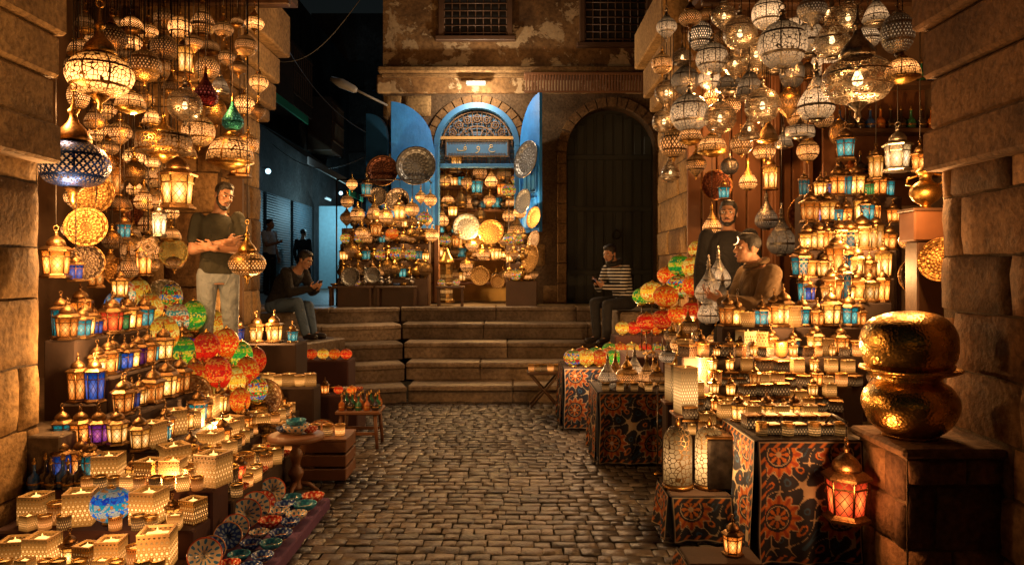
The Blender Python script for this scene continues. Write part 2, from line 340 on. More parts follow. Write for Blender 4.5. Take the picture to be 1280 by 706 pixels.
# ------------------------------------------------------------------ kits
def kp(name,mb,mat,par=-1): return (name,mb.mesh(name,mat,True),par)
def sphere_prof(r=1.,zs=1.,a0=-78,a1=78,n=14): return [(r*math.cos(rad(a0+(a1-a0)*i/n)),r*zs*math.sin(rad(a0+(a1-a0)*i/n))) for i in range(n+1)]
CHAIN=MB().tube([(0,0,0),(0,0,1)],.004,5).mesh('chain',M_iron,True)
STEM=MB().tube([(0,0,-1),(0,0,0)],.006,6).mesh('stem',M_silver,True)
CACHE={}
def K(shape,col):
    key=(shape,col)
    if key in CACHE: return CACHE[key]
    met={'silver':M_silver,'white':M_silver,'clear':M_silver,'dark':M_dbrass,'blue':M_dbrass}.get(col,M_brass)
    parts=[];top=1.5;bot=-1.25
    if shape in('globe','egg','drum','dome','squat','pear','bell','onion'):
        bm=PM[col]
        if shape=='globe': body=sphere_prof(); cap=[(.24,.94),(.3,1.0),(.14,1.1),(.1,1.3),(.17,1.36),(.05,1.5)]; foot=[(.03,-1.25),(.12,-1.15),(.08,-1.05),(.24,-.95)]
        elif shape=='egg': body=sphere_prof(1,1.3); cap=[(.24,1.25),(.3,1.3),(.12,1.45),(.05,1.7)]; foot=[(.03,-1.6),(.12,-1.45),(.24,-1.25)];top=1.7;bot=-1.6
        elif shape=='drum': body=[(.55,-.42),(1.,-.36),(1.04,0),(1.,.36),(.55,.42)]; cap=[(.55,.42),(.5,.5),(.2,.7),(.06,1.)]; foot=[(.05,-.75),(.2,-.6),(.55,-.42)];top=1.;bot=-.75
        elif shape=='dome': body=spl([(1.,-.5),(1.02,-.35),(.95,.0),(.7,.45),(.3,.7)]); cap=[(.3,.7),(.34,.75),(.12,.9),(.05,1.3)]; foot=[(.05,-.85),(.4,-.75),(.98,-.5)];top=1.3;bot=-.85
        elif shape=='bell': body=spl([(.9,-.95),(1.,-.85),(.9,-.45),(.68,.1),(.4,.55),(.2,.8)]); cap=[(.2,.8),(.28,.86),(.1,1.),(.14,1.2),(.04,1.4)]; foot=[(.1,-1.15),(.5,-1.05),(.9,-.95)];top=1.4;bot=-1.15
        elif shape=='onion': body=spl([(.08,-1.25),(.4,-.92),(.88,-.4),(1.,0),(.86,.4),(.5,.75),(.25,.98)]); cap=spl([(.25,.98),(.34,1.03),(.15,1.2),(.1,1.5),(.16,1.56),(.03,1.85)],2); foot=[(.02,-1.55),(.1,-1.4),(.05,-1.3),(.1,-1.24)];top=1.85;bot=-1.55
        elif shape=='squat': body=spl([(.3,-.75),(.75,-.6),(1.,-.2),(1.,.1),(.8,.4),(.45,.62)]); cap=spl([(.45,.62),(.52,.68),(.4,.95),(.18,1.2),(.1,1.45),(.17,1.55),(.05,1.75),(.03,2.2)],2); foot=[(.02,-1.3),(.1,-1.15),(.07,-1.0),(.3,-.75)];top=2.2;bot=-1.3
        else: body=spl([(.3,-1.0),(.66,-.9),(.95,-.55),(1.,-.2),(.88,.2),(.6,.65),(.36,1.05),(.2,1.4),(.13,1.75)]); cap=[(.13,1.75),(.22,1.8),(.1,1.92),(.15,2.05),(.03,2.35)]; foot=[(.3,-1.12),(.36,-1.06),(.3,-1.0)];top=2.35;bot=-1.12
        parts=[kp('pierced_body' if col!='clear' else 'glass_body',MB().lathe(body,22),bm),kp('cap',MB().lathe(cap,12),met),kp('finial',MB().lathe(foot,12),met)]
        if col=='clear': parts.append(kp('bulb',MB().lathe([(.02,-.24),(.13,-.18),(.16,-.04),(.1,.12),(.07,.2)],10),M_bulb))
        parts.append(kp('ring',MB().torus((0,0,top+.1),.12,.03,n=10,k=5),met))
        top+=.2
    elif shape in('hex','square','tall'):
        n=6 if shape!='square' else 4; hb={'hex':1.9,'square':1.7,'tall':2.8}[shape]; gm=GM[col]; fr=M_tin if col not in('white',) else M_silver
        parts.append(kp('base',MB().lathe([(.85,0),(1.,.05),(1.,.18),(.86,.24),(.78,.35)],n,sm=False),fr))
        parts.append(kp('glass_panes',MB().lathe([(.72,.35),(.86,hb)],n,sm=False,cap=False),gm))
        f=MB()
        for i in range(n):
            a=2*PI*i/n; f.tube([(.74*math.cos(a),.74*math.sin(a),.33),(.88*math.cos(a),.88*math.sin(a),hb)],.055,4)
        mz=.35+(hb-.35)*.72; f.lathe([(.8,mz),(.88,mz),(.88,mz+.08),(.8,mz+.08)],n,sm=False,cap=False)
        parts.append(kp('frame',f,fr))
        parts.append(kp('roof',MB().lathe([(.86,hb),(1.06,hb-.02),(1.08,hb+.1),(.75,hb+.32),(.62,hb+.36)],n,sm=False).lathe(spl([(.6,hb+.36),(.6,hb+.6),(.42,hb+.85),(.15,hb+1.05),(.1,hb+1.15),(.15,hb+1.25),(.03,hb+1.45)],2),12),fr))
        parts.append(kp('ring',MB().torus((0,0,hb+1.6),.17,.04,n=10,k=5),fr)); top=hb+1.8; bot=0.
    elif shape in('mosaic','ball'):
        zs=1.3 if shape=='mosaic' else .88
        parts=[kp('mosaic_shade',MB().lathe(sphere_prof(1,zs,-72,80),24),MM[col]),kp('collar',MB().lathe([(.42,-zs*1.12),(.45,-zs*1.05),(.36,-zs*.93)],14),M_brass),kp('cap',MB().lathe([(.2,zs*.97),(.22,zs*1.0),(.1,zs*1.06),(.04,zs*1.18)],10),M_brass)]
        top=zs*1.18;bot=-zs*1.12
    elif shape=='box':
        bm={'cream':M_creambox,'white':M_whitebox,'gold':M_goldcup,'dark':M_glow_inlay}[col]; h=2.4 if col!='white' else 5.
        if col=='dark': h=1.5
        parts=[kp('pierced_shell' if col!='dark' else 'inlaid_shell',MB().lathe([(1.38,0),(1.41,.03),(1.41,h)],4,sm=False,a0=PI/4,cap=False),bm)]
        if col=='dark': parts.append(kp('lid',MB().lathe([(1.41,h),(1.48,h+.03),(1.48,h+.2),(1.2,h+.3),(.05,h+.33)],4,sm=False,a0=PI/4),M_dbrass)); h+=.33
        else: parts+=[kp('rim',MB().lathe([(1.41,h),(1.44,h+.05),(1.2,h+.06),(1.15,h-.1)],4,sm=False,a0=PI/4,cap=False),M_creamrim),
         kp('candle',MB().lathe([(1.16,h-.35),(.01,h-.35)],4,sm=False,a0=PI/4,cap=False).lathe([(.3,h-.34),(.3,h-.1),(.08,h-.05),(.02,h+.2)],10),M_flame)]
        top=h;bot=0
    elif shape=='cup':
        bm={'dark':M_dkcup,'gold':M_goldcup,'amber':M_ambcup,'cream':M_creambox}[col]
        parts=[kp('pierced_shell',MB().lathe([(.85,0),(.92,.05),(1.,2.0)],18,cap=False),bm),kp('rim',MB().lathe([(1.,2.0),(1.06,2.04),(1.05,2.14),(.9,2.14),(.88,2.0)],18,cap=False),M_brass if col!='cream' else M_creamrim),
         kp('candle',MB().lathe([(.9,1.75),(.01,1.75)],16,cap=False),M_liner)]  # flat glowing disc paints the lit inside of the cup; no candle modelled
        top=2.14;bot=0
    elif shape=='tray':
        tm={'brass':T_brass,'silver':T_silver,'copper':T_cop,'dark':T_dark,'tan':T_tan,'red':T_red,'green':T_green}[col]
        parts=[kp('dish',MB().lathe([(.01,0),(.3,.0),(.62,.01),(.74,.03),(.8,.09),(.97,.12)],40,cap=False),tm),kp('rim',MB().lathe([(.96,.105),(1.,.1),(1.01,.13),(.99,.15),(.955,.135)],40,cap=False),M_silver if col=='silver' else M_dbrass)]
        top=.15;bot=0
    elif shape=='plate':
        parts=[kp('dish',MB().lathe([(.4,-.02),(.45,0),(.01,.01),(.5,.03),(.95,.22),(1.,.24),(.97,.2),(.5,.0)],28,cap=False),CP[col]),kp('foot_ring',MB().lathe([(.42,-.06),(.5,-.06),(.5,0),(.42,0)],20,cap=False),M_creamrim)]; top=.24;bot=-.06
    elif shape=='bowl':
        parts=[kp('bowl_body',MB().lathe(spl([(.4,0),(.7,.12),(.95,.4),(1.,.62)],3)+spl([(.95,.62),(.88,.4),(.6,.15),(.01,.1)],3),24,cap=False),CP[col] if col in CP else met),kp('foot_ring',MB().lathe([(.36,-.08),(.44,-.08),(.42,.02),(.34,.02)],16,cap=False),M_creamrim if col in CP else met)]; top=.62;bot=-.08
    elif shape=='bottle':
        gm={'dark':M_dkglass,'green':M_grglass,'blue':M_blglass,'amber':M_amglass}[col]
        parts=[kp('bottle_body',MB().lathe(spl([(.7,0),(1.,.15),(1.,1.6),(.75,2.2),(.3,2.7),(.24,3.8),(.3,4.)],3),14),gm),kp('stopper',MB().lathe([(.2,4.),(.34,4.1),(.38,4.4),(.12,4.6),(.2,4.85),(.03,5.1)],10),M_brass),kp('band',MB().lathe([(1.01,.8),(1.05,.82),(1.05,1.1),(1.01,1.12)],14,cap=False),M_brass)]; top=5.1;bot=0
    elif shape=='urn':
        mm={'brass':M_brass,'silver':M_silver,'copper':M_cop,'dark':M_dbrass}[col]
        parts=[kp('urn_body',MB().lathe(spl([(.45,0),(.5,.08),(.28,.25),(.75,.6),(1.,1.1),(.85,1.6),(.42,1.95),(.4,2.3),(.6,2.5)],3),18),mm),kp('lid',MB().lathe(spl([(.6,2.5),(.62,2.58),(.35,2.85),(.1,3.),(.14,3.1),(.03,3.4)],2),14),mm),
          kp('handle',MB().tube([(.8,0,1.65),(1.25,0,1.8),(1.2,0,2.2),(.55,0,2.35)],.08,6),mm),kp('handle',MB().tube([(-.8,0,1.65),(-1.25,0,1.8),(-1.2,0,2.2),(-.55,0,2.35)],.08,6),mm)]; top=3.4;bot=0
    elif shape=='star':
        mb=MB()
        for k in range(14):
            zz=1-2*(k+.5)/14; q_=math.sqrt(max(0,1-zz*zz)); d=Vector((math.sin(k*2.4)*q_,math.cos(k*2.4)*q_,zz))
            q=d.to_track_quat('Z','Y').to_matrix().to_4x4(); mb.lathe([(.42,.3),(.02,1.)],4,q,False)
        parts=[kp('star_points',mb,PM['brass']),kp('core',MB().lathe(sphere_prof(.5,1,-85,85,8),12),GM['amber']),kp('ring',MB().torus((0,0,1.1),.1,.03,n=8,k=4),M_brass)]; top=1.2;bot=-1
    CACHE[key]=dict(parts=parts,top=top,bot=bot); return CACHE[key]
REG=[]
NAMES={'globe':('hanging_lamp','lamp'),'egg':('hanging_lamp','lamp'),'drum':('hanging_lamp','lamp'),'dome':('hanging_lamp','lamp'),'squat':('hanging_lamp','lamp'),'bell':('hanging_lamp','lamp'),'onion':('hanging_lamp','lamp'),'pear':('pear_lamp','lamp'),
 'hex':('tin_lantern','lantern'),'square':('tin_lantern','lantern'),'tall':('tin_lantern','lantern'),'mosaic':('mosaic_lamp','lamp'),'ball':('mosaic_lamp','lamp'),'box':('candle_box','candle holder'),'cup':('candle_cup','candle holder'),
 'tray':('round_tray','tray'),'plate':('ceramic_plate','plate'),'bowl':('serving_bowl','bowl'),'bottle':('glass_bottle','bottle'),'urn':('metal_urn','urn'),'star':('star_lantern','lantern')}
def inst(shape,col,look,where,group,loc,s,rz=None,tilt=None,chain=None,stem=None,sit=False):
    k=K(shape,col); nm,cat=NAMES[shape]
    if shape=='box' and col=='dark': nm,cat='inlaid_box','box'
    loc=Vector(loc)
    if sit: loc.z+=-k['bot']*s
    rz=R.uniform(0,2*PI) if rz is None else rz
    root=thing(nm,None,cat,loc,rz,group)
    if tilt is not None: root.rotation_euler=(tilt[0],tilt[1],rz)
    for pn,me,par in k['parts']:
        o=bpy.data.objects.new(pn,me); COL.objects.link(o); o.parent=root; o.scale=(s,s,s)
    if chain is not None and chain-(loc.z+k['top']*s)>.01:
        o=bpy.data.objects.new('chain',CHAIN); COL.objects.link(o); o.parent=root; o.location=(0,0,k['top']*s); o.scale=(1,1,chain-loc.z-k['top']*s)
    if stem is not None and loc.z+k['bot']*s-stem>.01:
        o=bpy.data.objects.new('stem',STEM); COL.objects.link(o); o.parent=root; o.location=(0,0,k['bot']*s); o.scale=(1,1,loc.z+k['bot']*s-stem)
        o=bpy.data.objects.new('stem_foot',FOOT); COL.objects.link(o); o.parent=root; o.location=(0,0,stem-loc.z)
    REG.append((root,look,where,640+loc.x*F/loc.y)); return root
FOOT=MB().lathe([(.04,0),(.04,.008),(.012,.016),(.008,.03)],12).mesh('stem_foot',M_brass,True)
ORD='first second third fourth fifth sixth seventh eighth ninth tenth eleventh twelfth thirteenth fourteenth fifteenth sixteenth seventeenth eighteenth nineteenth twentieth'.split()
def label_all():
    d={}
    for r in REG: d.setdefault((r[1],r[2]),[]).append(r)
    for (look,where),l in d.items():
        l.sort(key=lambda r:r[3])
        for i,r in enumerate(l):
            if len(l)==1: r[0]['label']=look+' '+where
            elif i==0: r[0]['label']=f'{look}, leftmost such {where}'
            elif i==len(l)-1: r[0]['label']=f'{look}, rightmost such {where}'
            else: r[0]['label']=f'{look}, {ORD[i]} such from left {where}'
# ------------------------------------------------------------------ setting
b=MB(); b.add([(-40,-20,-.01),(40,-20,-.01),(40,60,-.01),(-40,60,-.01)],[(0,1,2,3)]); struct(b.build('ground',M_dirt))
b=MB(); y=2.6
while y<9.5:
    dy=R.uniform(.08,.12); x=-2.9-R.uniform(0,.12)
    while x<2.9:
        dx=R.uniform(.08,.175); g_=.003
        cv=.03*math.sin(x*1.3+y*.7); ts=[x+g_,x+g_+.008,x+dx-g_-.008,x+dx-g_]; ss=[y+g_+cv,y+g_+.008+cv,y+dy-g_-.008+cv,y+dy-g_+cv]
        hz=.02+R.uniform(-.003,.004); tx=R.uniform(-.035,.035); ty=R.uniform(-.035,.035); vs=[]
        for j in range(4):
            for i in range(4):
                e=(i in(0,3))+(j in(0,3)); z=hz+tx*(ts[i]-x-dx/2)+ty*(ss[j]-y-dy/2)-(0,.004,.009)[e]+R.uniform(-.0012,.0012)
                q=.008 if e==2 else 0
                vs.append((ts[i]+(q if i==0 else -q if i==3 else 0)+R.uniform(-.005,.005),ss[j]+(q if j==0 else -q if j==3 else 0)+R.uniform(-.005,.005),z))
        b.add(vs,[(j*4+i,j*4+i+1,j*4+i+5,j*4+i+4) for j in range(3) for i in range(3)],None,True,R.random()); x+=dx
    y+=dy
struct(b.build('cobbled_street',M_cob,recalc=False))
SZ=.232; SY=[9.3,9.8,10.3,10.8,11.3]
st=thing('stone_steps','broad flight of five worn stone steps leading up to the lit shop','steps',(0,0,0))
for i,yy in enumerate(SY):
    z0=i*SZ; z1=z0+SZ; b=MB()
    xl=-1.75+.1*(4-i)
    x=xl
    while x<2.0:
        l=R.uniform(.9,1.7); xe=min(x+l,2.05)
        if 2.05-xe<.5: xe=2.05
        c_=R.random(); dz=R.uniform(-.006,.006)
        b.box(((x+xe)/2,yy+.36,(z0+z1)/2-.035),(xe-x-.006,.64,SZ-.07),.006,col=c_)
        b.box(((x+xe)/2,yy+.33+R.uniform(-.012,.012),z1-.035+dz),(xe-x-.006,.68,.07),.016,col=min(1,c_+.15)); x=xe
    for k,(xa,ya,xb,yb) in enumerate([(-3.9,yy-.62,-2.75,yy-.45),(-2.75,yy-.45,xl,yy-.02)]):
        a=math.atan2(yb-ya,xb-xa); L=math.hypot(xb-xa,yb-ya); c_=R.random()
        M=Matrix.Translation((xa,ya,0))@Matrix.Rotation(a,4,'Z'); b.box((L/2,.44,(z0+z1)/2-.041-.004*k),(L-.008,.8,SZ-.07),.006,M,c_)
        b.box((L/2,.42,z1-.041-.004*k),(L-.008,.84,.07),.014,M,min(1,c_+.15))
    b.build('step',M_step,st)
b=MB(); b.box((-2.5,20.6,.58),(13.,17.6,1.152),.01); struct(b.build('upper_pavement',M_step))
b=MB(); b.box((1.86,10.55,.57),(.72,1.2,1.15),.03,col=.5); tag(b.build('stone_block',M_step),'squared stone block at the right end of the steps used as a seat','stone block')
# ---- centre building
YF=12.3
cb=thing('shop_building','ochre plastered building with a blue arched shop doorway above the steps','building',(0,0,0))
OPS=[(-.6,.7,3.85),(1.7,.77,3.75)]
def optop(x):
    for xc,hw,sp in OPS:
        if abs(x-xc)<hw: return sp+math.sqrt(max(0,hw*hw-(x-xc)**2))
    return None
b=MB(); xs=[-2.2]
for xc,hw,sp in OPS: xs+=[xc-hw*math.cos(PI*i/18) for i in range(19)]
xs.append(3.6)
for xa,xb in zip(xs,xs[1:]):
    if xb-xa<1e-5: continue
    t=optop((xa+xb)/2)
    za,zb=(1.16,1.16)
    if t: za=optop(max(xa,xa+1e-6)) or t; zb=optop(xb-1e-6) or t
    b.add([(xa,YF,za),(xb,YF,zb),(xb,YF,5.1),(xa,YF,5.1)],[(0,1,2,3)],None,False,.4)
    if t: b.add([(xa,YF,za),(xb,YF,zb),(xb,YF+.45,zb),(xa,YF+.45,za)],[(0,1,2,3)],None,False,.4)
for xc,hw,sp in OPS:
    for sx in(-1,1): b.add([(xc+sx*hw,YF,1.16),(xc+sx*hw,YF+.45,1.16),(xc+sx*hw,YF+.45,sp),(xc+sx*hw,YF,sp)],[(0,1,2,3)],None,False,.4)
b.add([(-2.2,YF,1.16),(-2.2,30,1.16),(-2.2,30,9),(-2.2,YF,9)],[(0,1,2,3)],None,False,.2)
b.build('wall',M_mortar,cb)
def mk(u,v):
    x=u-2.2; z=v+1.16
    for xc,hw,sp in OPS:
        if abs(x-xc)<hw+.06 and (z<sp or math.hypot(x-xc,z-sp)<hw+.1): return False
    return True
b=MB(); blocks(b,(-2.2,YF,1.16),(1,0,0),(0,0,1),(0,-1,0),5.,3.55,.36,.6,.02,mk); b.build('stone_facing',M_stone,cb)
b=MB(); b.box((.7,YF+.2,7.),(5.8,.44,3.8),0,col=.5); b.build('plaster_wall',M_plaster,cb)
b=MB(); b.box((.4,YF-.02,4.9),(5.4,.1,.32),.02,col=.7); b.build('plaster_band',M_plaster,cb)
b=MB(); b.box((.6,YF-.1,5.1),(5.7,.3,.1),.02,col=.3); b.box((.6,YF-.06,5.02),(5.6,.2,.06),.01,col=.3); b.build('cornice',M_stone,cb)
for xc,hw,sp in OPS:
    b=MB(); n=15
    for i in range(n):
        a0=PI*i/n+.012; a1=PI*(i+1)/n-.012; r0=hw; r1=hw+.16
        M=Matrix.Translation((xc,YF-.05,sp)); b.prism([(r0*math.cos(a0),r0*math.sin(a0)),(r1*math.cos(a0),r1*math.sin(a0)),(r1*math.cos(a1),r1*math.sin(a1)),(r0*math.cos(a1),r0*math.sin(a1))],.12,M)
    for sx in(-1,1):
        z=1.17
        while z<sp-.05:
            h=min(.34,sp-z); b.box((xc+sx*(hw+.08),YF+.01,z+h/2),(.16,.12,h-.012),.012); z+=h
    b.build('arch_surround',M_stone,cb)
for x0,x1,z0 in((-1.2,-.04,5.66),(1.2,2.32,5.55)):
    w=MB()
    z1=7.2
    for bx in((x0-.05,z0,x0+.04,z1),(x1-.04,z0,x1+.05,z1)): w.box(((bx[0]+bx[2])/2,YF-.05,(bx[1]+bx[3])/2),(bx[2]-bx[0],.12,bx[3]-bx[1]),.01)
    w.box(((x0+x1)/2,YF-.05,z0),(x1-x0+.2,.16,.08),.01)
    wf=w.build('window',M_wood,cb)
    d=MB(); d.box(((x0+x1)/2,YF-.027,(z0+z1)/2),(x1-x0-.05,.02,z1-z0),0); d.build('dark_recess_sheet',M_dark,wf)  # near-black sheet paints the shade of the recess behind the grille
    l=MB(); nx=9
    for i in range(nx): xx=x0+.05+(x1-x0-.1)*i/(nx-1); l.tube([(xx,YF-.06,z0),(xx,YF-.06,z1)],.012,5)
    for i in range(12): zz=z0+.1+i*.125; l.tube([(x0,YF-.07,zz),(x1,YF-.07,zz)],.012,5)
    l.build('grille',M_wood,wf)
a=MB(); a.box((1.25,YF-.22,4.98),(2.1,.36,.05),.01)
for i in range(42): a.box((.24+i*.049,YF-.38,4.82),(.03,.03,.3),.004)
a.box((1.25,YF-.38,4.68),(2.1,.035,.03),.004); a.build('slatted_canopy',M_wood2,cb)
xc,hw,sp=OPS[1]
pl=[(xc-hw,1.17),(xc+hw,1.17)]+[(xc+hw*math.cos(PI*i/20),sp+hw*math.sin(PI*i/20)) for i in range(21)]
ad=MB().prism(pl,.06,Matrix.Translation((0,YF+.3,0))).build('arched_door',M_door,cb,'closed black arched double door')
d=MB()
for i in range(9):
    x=xc-hw+.1+i*(2*hw-.2)/8; zt=sp+math.sqrt(max(.01,hw*hw-(x-xc)**2))-.06; d.box((x,YF+.29,(1.2+zt)/2),(.13,.03,zt-1.2),.008)
for z in(1.7,2.8,3.7): d.box((xc,YF+.27,z),(2*hw-.06,.03,.09),.008)
d.build('planks',M_door,ad)
d=MB(); d.torus((xc+.12,YF+.24,2.35),.07,.012); d.build('handle',M_iron,ad)
# blue arched shop doorway
xc,hw,sp=OPS[0]
b=MB(); n=20
M=Matrix.Translation((xc,YF-.07,sp))
ro,ri=hw+.03,hw-.06
for i in range(n):
    a0=PI*i/n;a1=PI*(i+1)/n; b.prism([(ri*math.cos(a0),ri*math.sin(a0)),(ro*math.cos(a0),ro*math.sin(a0)),(ro*math.cos(a1),ro*math.sin(a1)),(ri*math.cos(a1),ri*math.sin(a1))],.2,M)
for sx in(-1,1): b.box((xc+sx*(hw-.015),YF+.03,(2.5+sp)/2),(.09,.2,sp-2.5),.01)
df=b.build('door_frame',M_mblue,cb)
b=MB()
for sx in(-1,1): b.box((xc+sx*(hw-.015),YF+.03,(1.17+2.5)/2),(.09,.2,2.5-1.18),.01)
b.build('door_post',M_wood2,df)
b=MB(); b.box((xc,YF+.06,3.52),(2*hw-.13,.1,.07),.01); b.build('transom',M_mblue,df)
fl=MB()
for i in range(1,16):
    x=xc-ri+2*ri*i/16; zt=sp+math.sqrt(max(0,ri*ri-(x-xc)**2)); fl.tube([(x,YF+.1,3.55),(x,YF+.1,zt)],.008,4)
for i in range(1,11):
    z=3.55+i*.09; w_=ri if z<sp else math.sqrt(max(0,ri*ri-(z-sp)**2))
    if w_>.08: fl.tube([(xc-w_,YF+.11,z),(xc+w_,YF+.11,z)],.008,4)
for q in(.55,.95): fl.tube([(xc+ri*q*math.cos(PI*k/20),YF+.085,sp+ri*q*math.sin(PI*k/20)) for k in range(21)],.016,4)
for i in range(9):
    a=PI*(i+.5)/9; cx_,cz_=xc+ri*.76*math.cos(a),sp+ri*.76*math.sin(a)
    fl.torus((cx_,YF+.08,cz_),.06,.013,n=12,k=4); fl.torus((cx_,YF+.075,cz_),.025,.01,n=8,k=4)
    fl.tube([(xc+ri*.1*math.cos(a),YF+.08,sp+.02+ri*.1*math.sin(a)),(xc+ri*.55*math.cos(a),YF+.08,sp+ri*.55*math.sin(a))],.012,4)
fan=fl.build('fanlight',plain('fanlight_lattice',(.14,.075,.035),.6),cb)
b=MB().prism([(xc-ri,3.55),(xc+ri,3.55)]+[(xc+ri*math.cos(PI*i/20),sp+ri*math.sin(PI*i/20)) for i in range(21)],.02,Matrix.Translation((0,YF+.16,0))); b.build('fanlight_panel',plain('fanlight_paint',(.07,.15,.27),.8),fan)
pz=3.81
b=MB(); b.box((xc,YF+.05,pz),(1.06,.04,.26),.01); b.build('sign_plaque',plain('plaque_blue',(.05,.15,.32),.7),fan)
b=MB()
for z in(-.13,.13): b.box((xc,YF+.025,pz+z),(1.08,.03,.02),.004)
for x in(-.53,.53): b.box((xc+x,YF+.025,pz),(.02,.03,.24),.004)
for i in range(21):
    for z in(-.095,.095): b.torus((xc-.47+i*.047,YF+.025,pz+z),.016,.004,n=8,k=4)
b.build('sign_border',plain('sign_border_paint',(.1,.06,.03),.6),fan)
def stroke(b,pts,ox,oz,sc,r=.0065): b.tube([(ox+x*sc,YF+.025,oz+z*sc) for x,z in spl(pts,5)],r,6)
b=MB(); s_=.11; oz=pz-.048
stroke(b,[(.45,.95),(.2,1.02),(.02,.88),(.1,.7),(.45,.66)],xc+.22,oz,s_); stroke(b,[(.45,.68),(.1,.62),(-.15,.35),(.0,.02),(.5,-.1),(.85,.05)],xc+.22,oz,s_)
stroke(b,[(.3,.3),(.05,.4),(.02,.65),(.25,.75),(.42,.55),(.38,.2),(.1,-.15),(-.25,-.2)],xc-.0,oz,s_)
stroke(b,[(.5,.45),(.3,.42),(.25,.65),(.45,.75),(.6,.6),(.58,.3),(.3,.15),(-.5,.12),(-.75,.2),(-.78,.45)],xc-.25,oz,s_)
b.box((xc-.25+.42*s_,YF+.025,oz+1.0*s_),(.015,.012,.015),.003); b.build('sign_lettering',plain('lettering_gold',(.55,.43,.22),.4),fan)
def leaf(x0,y0,x1,y1,hl,hh,label,m,zb=2.35):
    a=math.atan2(y1-y0,x1-x0); L=math.hypot(x1-x0,y1-y0); M=Matrix.Translation((x0,y0,zb))@Matrix.Rotation(a,4,'Z'); hl-=zb-1.18; hh-=zb-1.18
    pl=[(0,0),(L,0)]+[(L*(1-t/10.),hl+(hh-hl)*math.sqrt(1-(t/10.)**2)) for t in range(11)]
    o=MB().prism(pl,.05,M).build('door_leaf',m,cb,label)
    b=MB()
    for z0,z1 in((.08,.55),(.65,hl-.1)):
        for k in((.07,.09),(L-.09,L-.07)): b.box(((k[0]+k[1])/2,-.012,(z0+z1)/2),(.03,.03,z1-z0),.004,M)
        for z in(z0,z1): b.box((L/2,-.012,z),(L-.14,.03,.03),.004,M)
    for k in range(1,5): b.box((L*k/5,-.004,(hl+.1)/2),(.012,.02,hl-.1),.003,M)
    b.build('moulding',m,o); return o
leaf(-1.32,12.22,-2.02,12.0,2.55,3.35,'left blue door leaf folded back',M_blue); leaf(-2.05,12.02,-2.45,12.25,2.75,3.2,'outer left leaf in darker blue',M_dblue)
leaf(.12,12.2,.44,11.55,2.5,3.4,'right blue door leaf swung outward',M_blue)
b=MB()
b.box((xc,13.6,2.6),(2.6,.05,3.),0); b.box((xc-1.3,13.,2.6),(.05,1.2,3.),0); b.box((xc+1.3,13.,2.6),(.05,1.2,3.),0); b.box((xc,13.,4.),(2.6,1.3,.05),0); b.build('shop_interior',plain('interior_wall',(.48,.28,.09),.8),cb)
fl=thing('flood_lamp','small flood lamp on a bracket above the blue shop arch','lamp',P(595,104,12.0))
MB().box((0,0,0),(.34,.12,.06),.01).box((0,.1,.03),(.04,.2,.03)).build('housing',M_grey,fl)
MB().box((0,-.01,-.033),(.3,.08,.008)).build('lens',glow('lamp_lens',(1.,.8,.5),2.,'NONE'),fl)
# ---- side piers
def pier(name,label,x0,x1,y0,y1,z1,faces,mat,imp=None,ch=.42,lm=.75):
    o=thing(name,label,'wall',(0,0,0)); b=MB(); b.box(((x0+x1)/2,(y0+y1)/2,z1/2),(x1-x0,y1-y0,z1),0); b.build('core',M_mortar,o)
    b=MB()
    for f in faces:
        if f=='+x': blocks(b,(x1,y0,0),(0,1,0),(0,0,1),(1,0,0),y1-y0,z1,ch,lm)
        if f=='-x': blocks(b,(x0,y0,0),(0,1,0),(0,0,1),(-1,0,0),y1-y0,z1,ch,lm)
        if f=='-y': blocks(b,(x0,y0,0),(1,0,0),(0,0,1),(0,-1,0),x1-x0,z1,ch,lm)
        if f=='+y': blocks(b,(x0,y1,0),(1,0,0),(0,0,1),(0,1,0),x1-x0,z1,ch,lm)
    b.build('stone_facing',mat,o)
    if imp:
        b=MB()
        for (a0,a1,c0,c1,d0,d1) in imp:
            b.box(((a0+a1)/2,(c0+c1)/2,(d0+d1)/2),(a1-a0,c1-c0,d1-d0-.006),.018,col=R.random())
        b.build('impost',mat,o)
    return o
pier('stone_pier','golden sandstone pier at the left edge of the photo',-4.2,-2.9,2.6,4.4,6.5,('+x','+y'),M_stone,[(-4.2,-2.76,2.6,4.42,2.36,2.6),(-4.2,-2.8,2.6,4.41,2.6,2.88),(-4.2,-2.77,2.6,4.42,2.88,3.14),(-4.2,-2.73,2.6,4.43,3.14,3.4),(-4.2,-2.69,2.6,4.43,3.4,3.65),(-4.2,-2.63,2.6,4.44,3.65,3.9),(-4.2,-2.55,2.6,4.45,3.9,4.4)],.34,.5)
pier('stone_pier','carved sandstone pier behind the standing man on the left',-3.7,-2.95,7.3,8.4,7.,('+x','-y'),M_stone,[(-3.75,-2.84,7.22,8.45,3.45,3.6),(-3.8,-2.78,7.18,8.5,3.6,3.9),(-3.75,-2.72,7.22,8.45,3.9,4.2),(-3.75,-2.6,7.22,8.45,4.2,4.7)],.36,.5)
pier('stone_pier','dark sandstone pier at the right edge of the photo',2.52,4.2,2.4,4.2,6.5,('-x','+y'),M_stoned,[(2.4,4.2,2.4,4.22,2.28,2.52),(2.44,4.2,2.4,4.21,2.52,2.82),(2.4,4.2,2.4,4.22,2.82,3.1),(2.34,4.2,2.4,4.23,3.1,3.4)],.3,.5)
pier('stone_pier','far right sandstone corner pier beside the black arched door',2.02,3.9,8.25,9.9,7.,('-x','-y'),M_stone,[(1.9,3.9,8.15,9.95,3.9,4.1),(1.82,3.9,8.1,10.,4.1,4.5),(1.7,3.9,8.1,10.,4.5,5.)],.38,.6)
b=MB(); b.box((2.28,3.95,.38),(.5,.5,.76),0)
pr=thing('stone_plinth','low reddish stone plinth carrying the big brass pots','plinth'); b.build('core',M_mortar,pr)
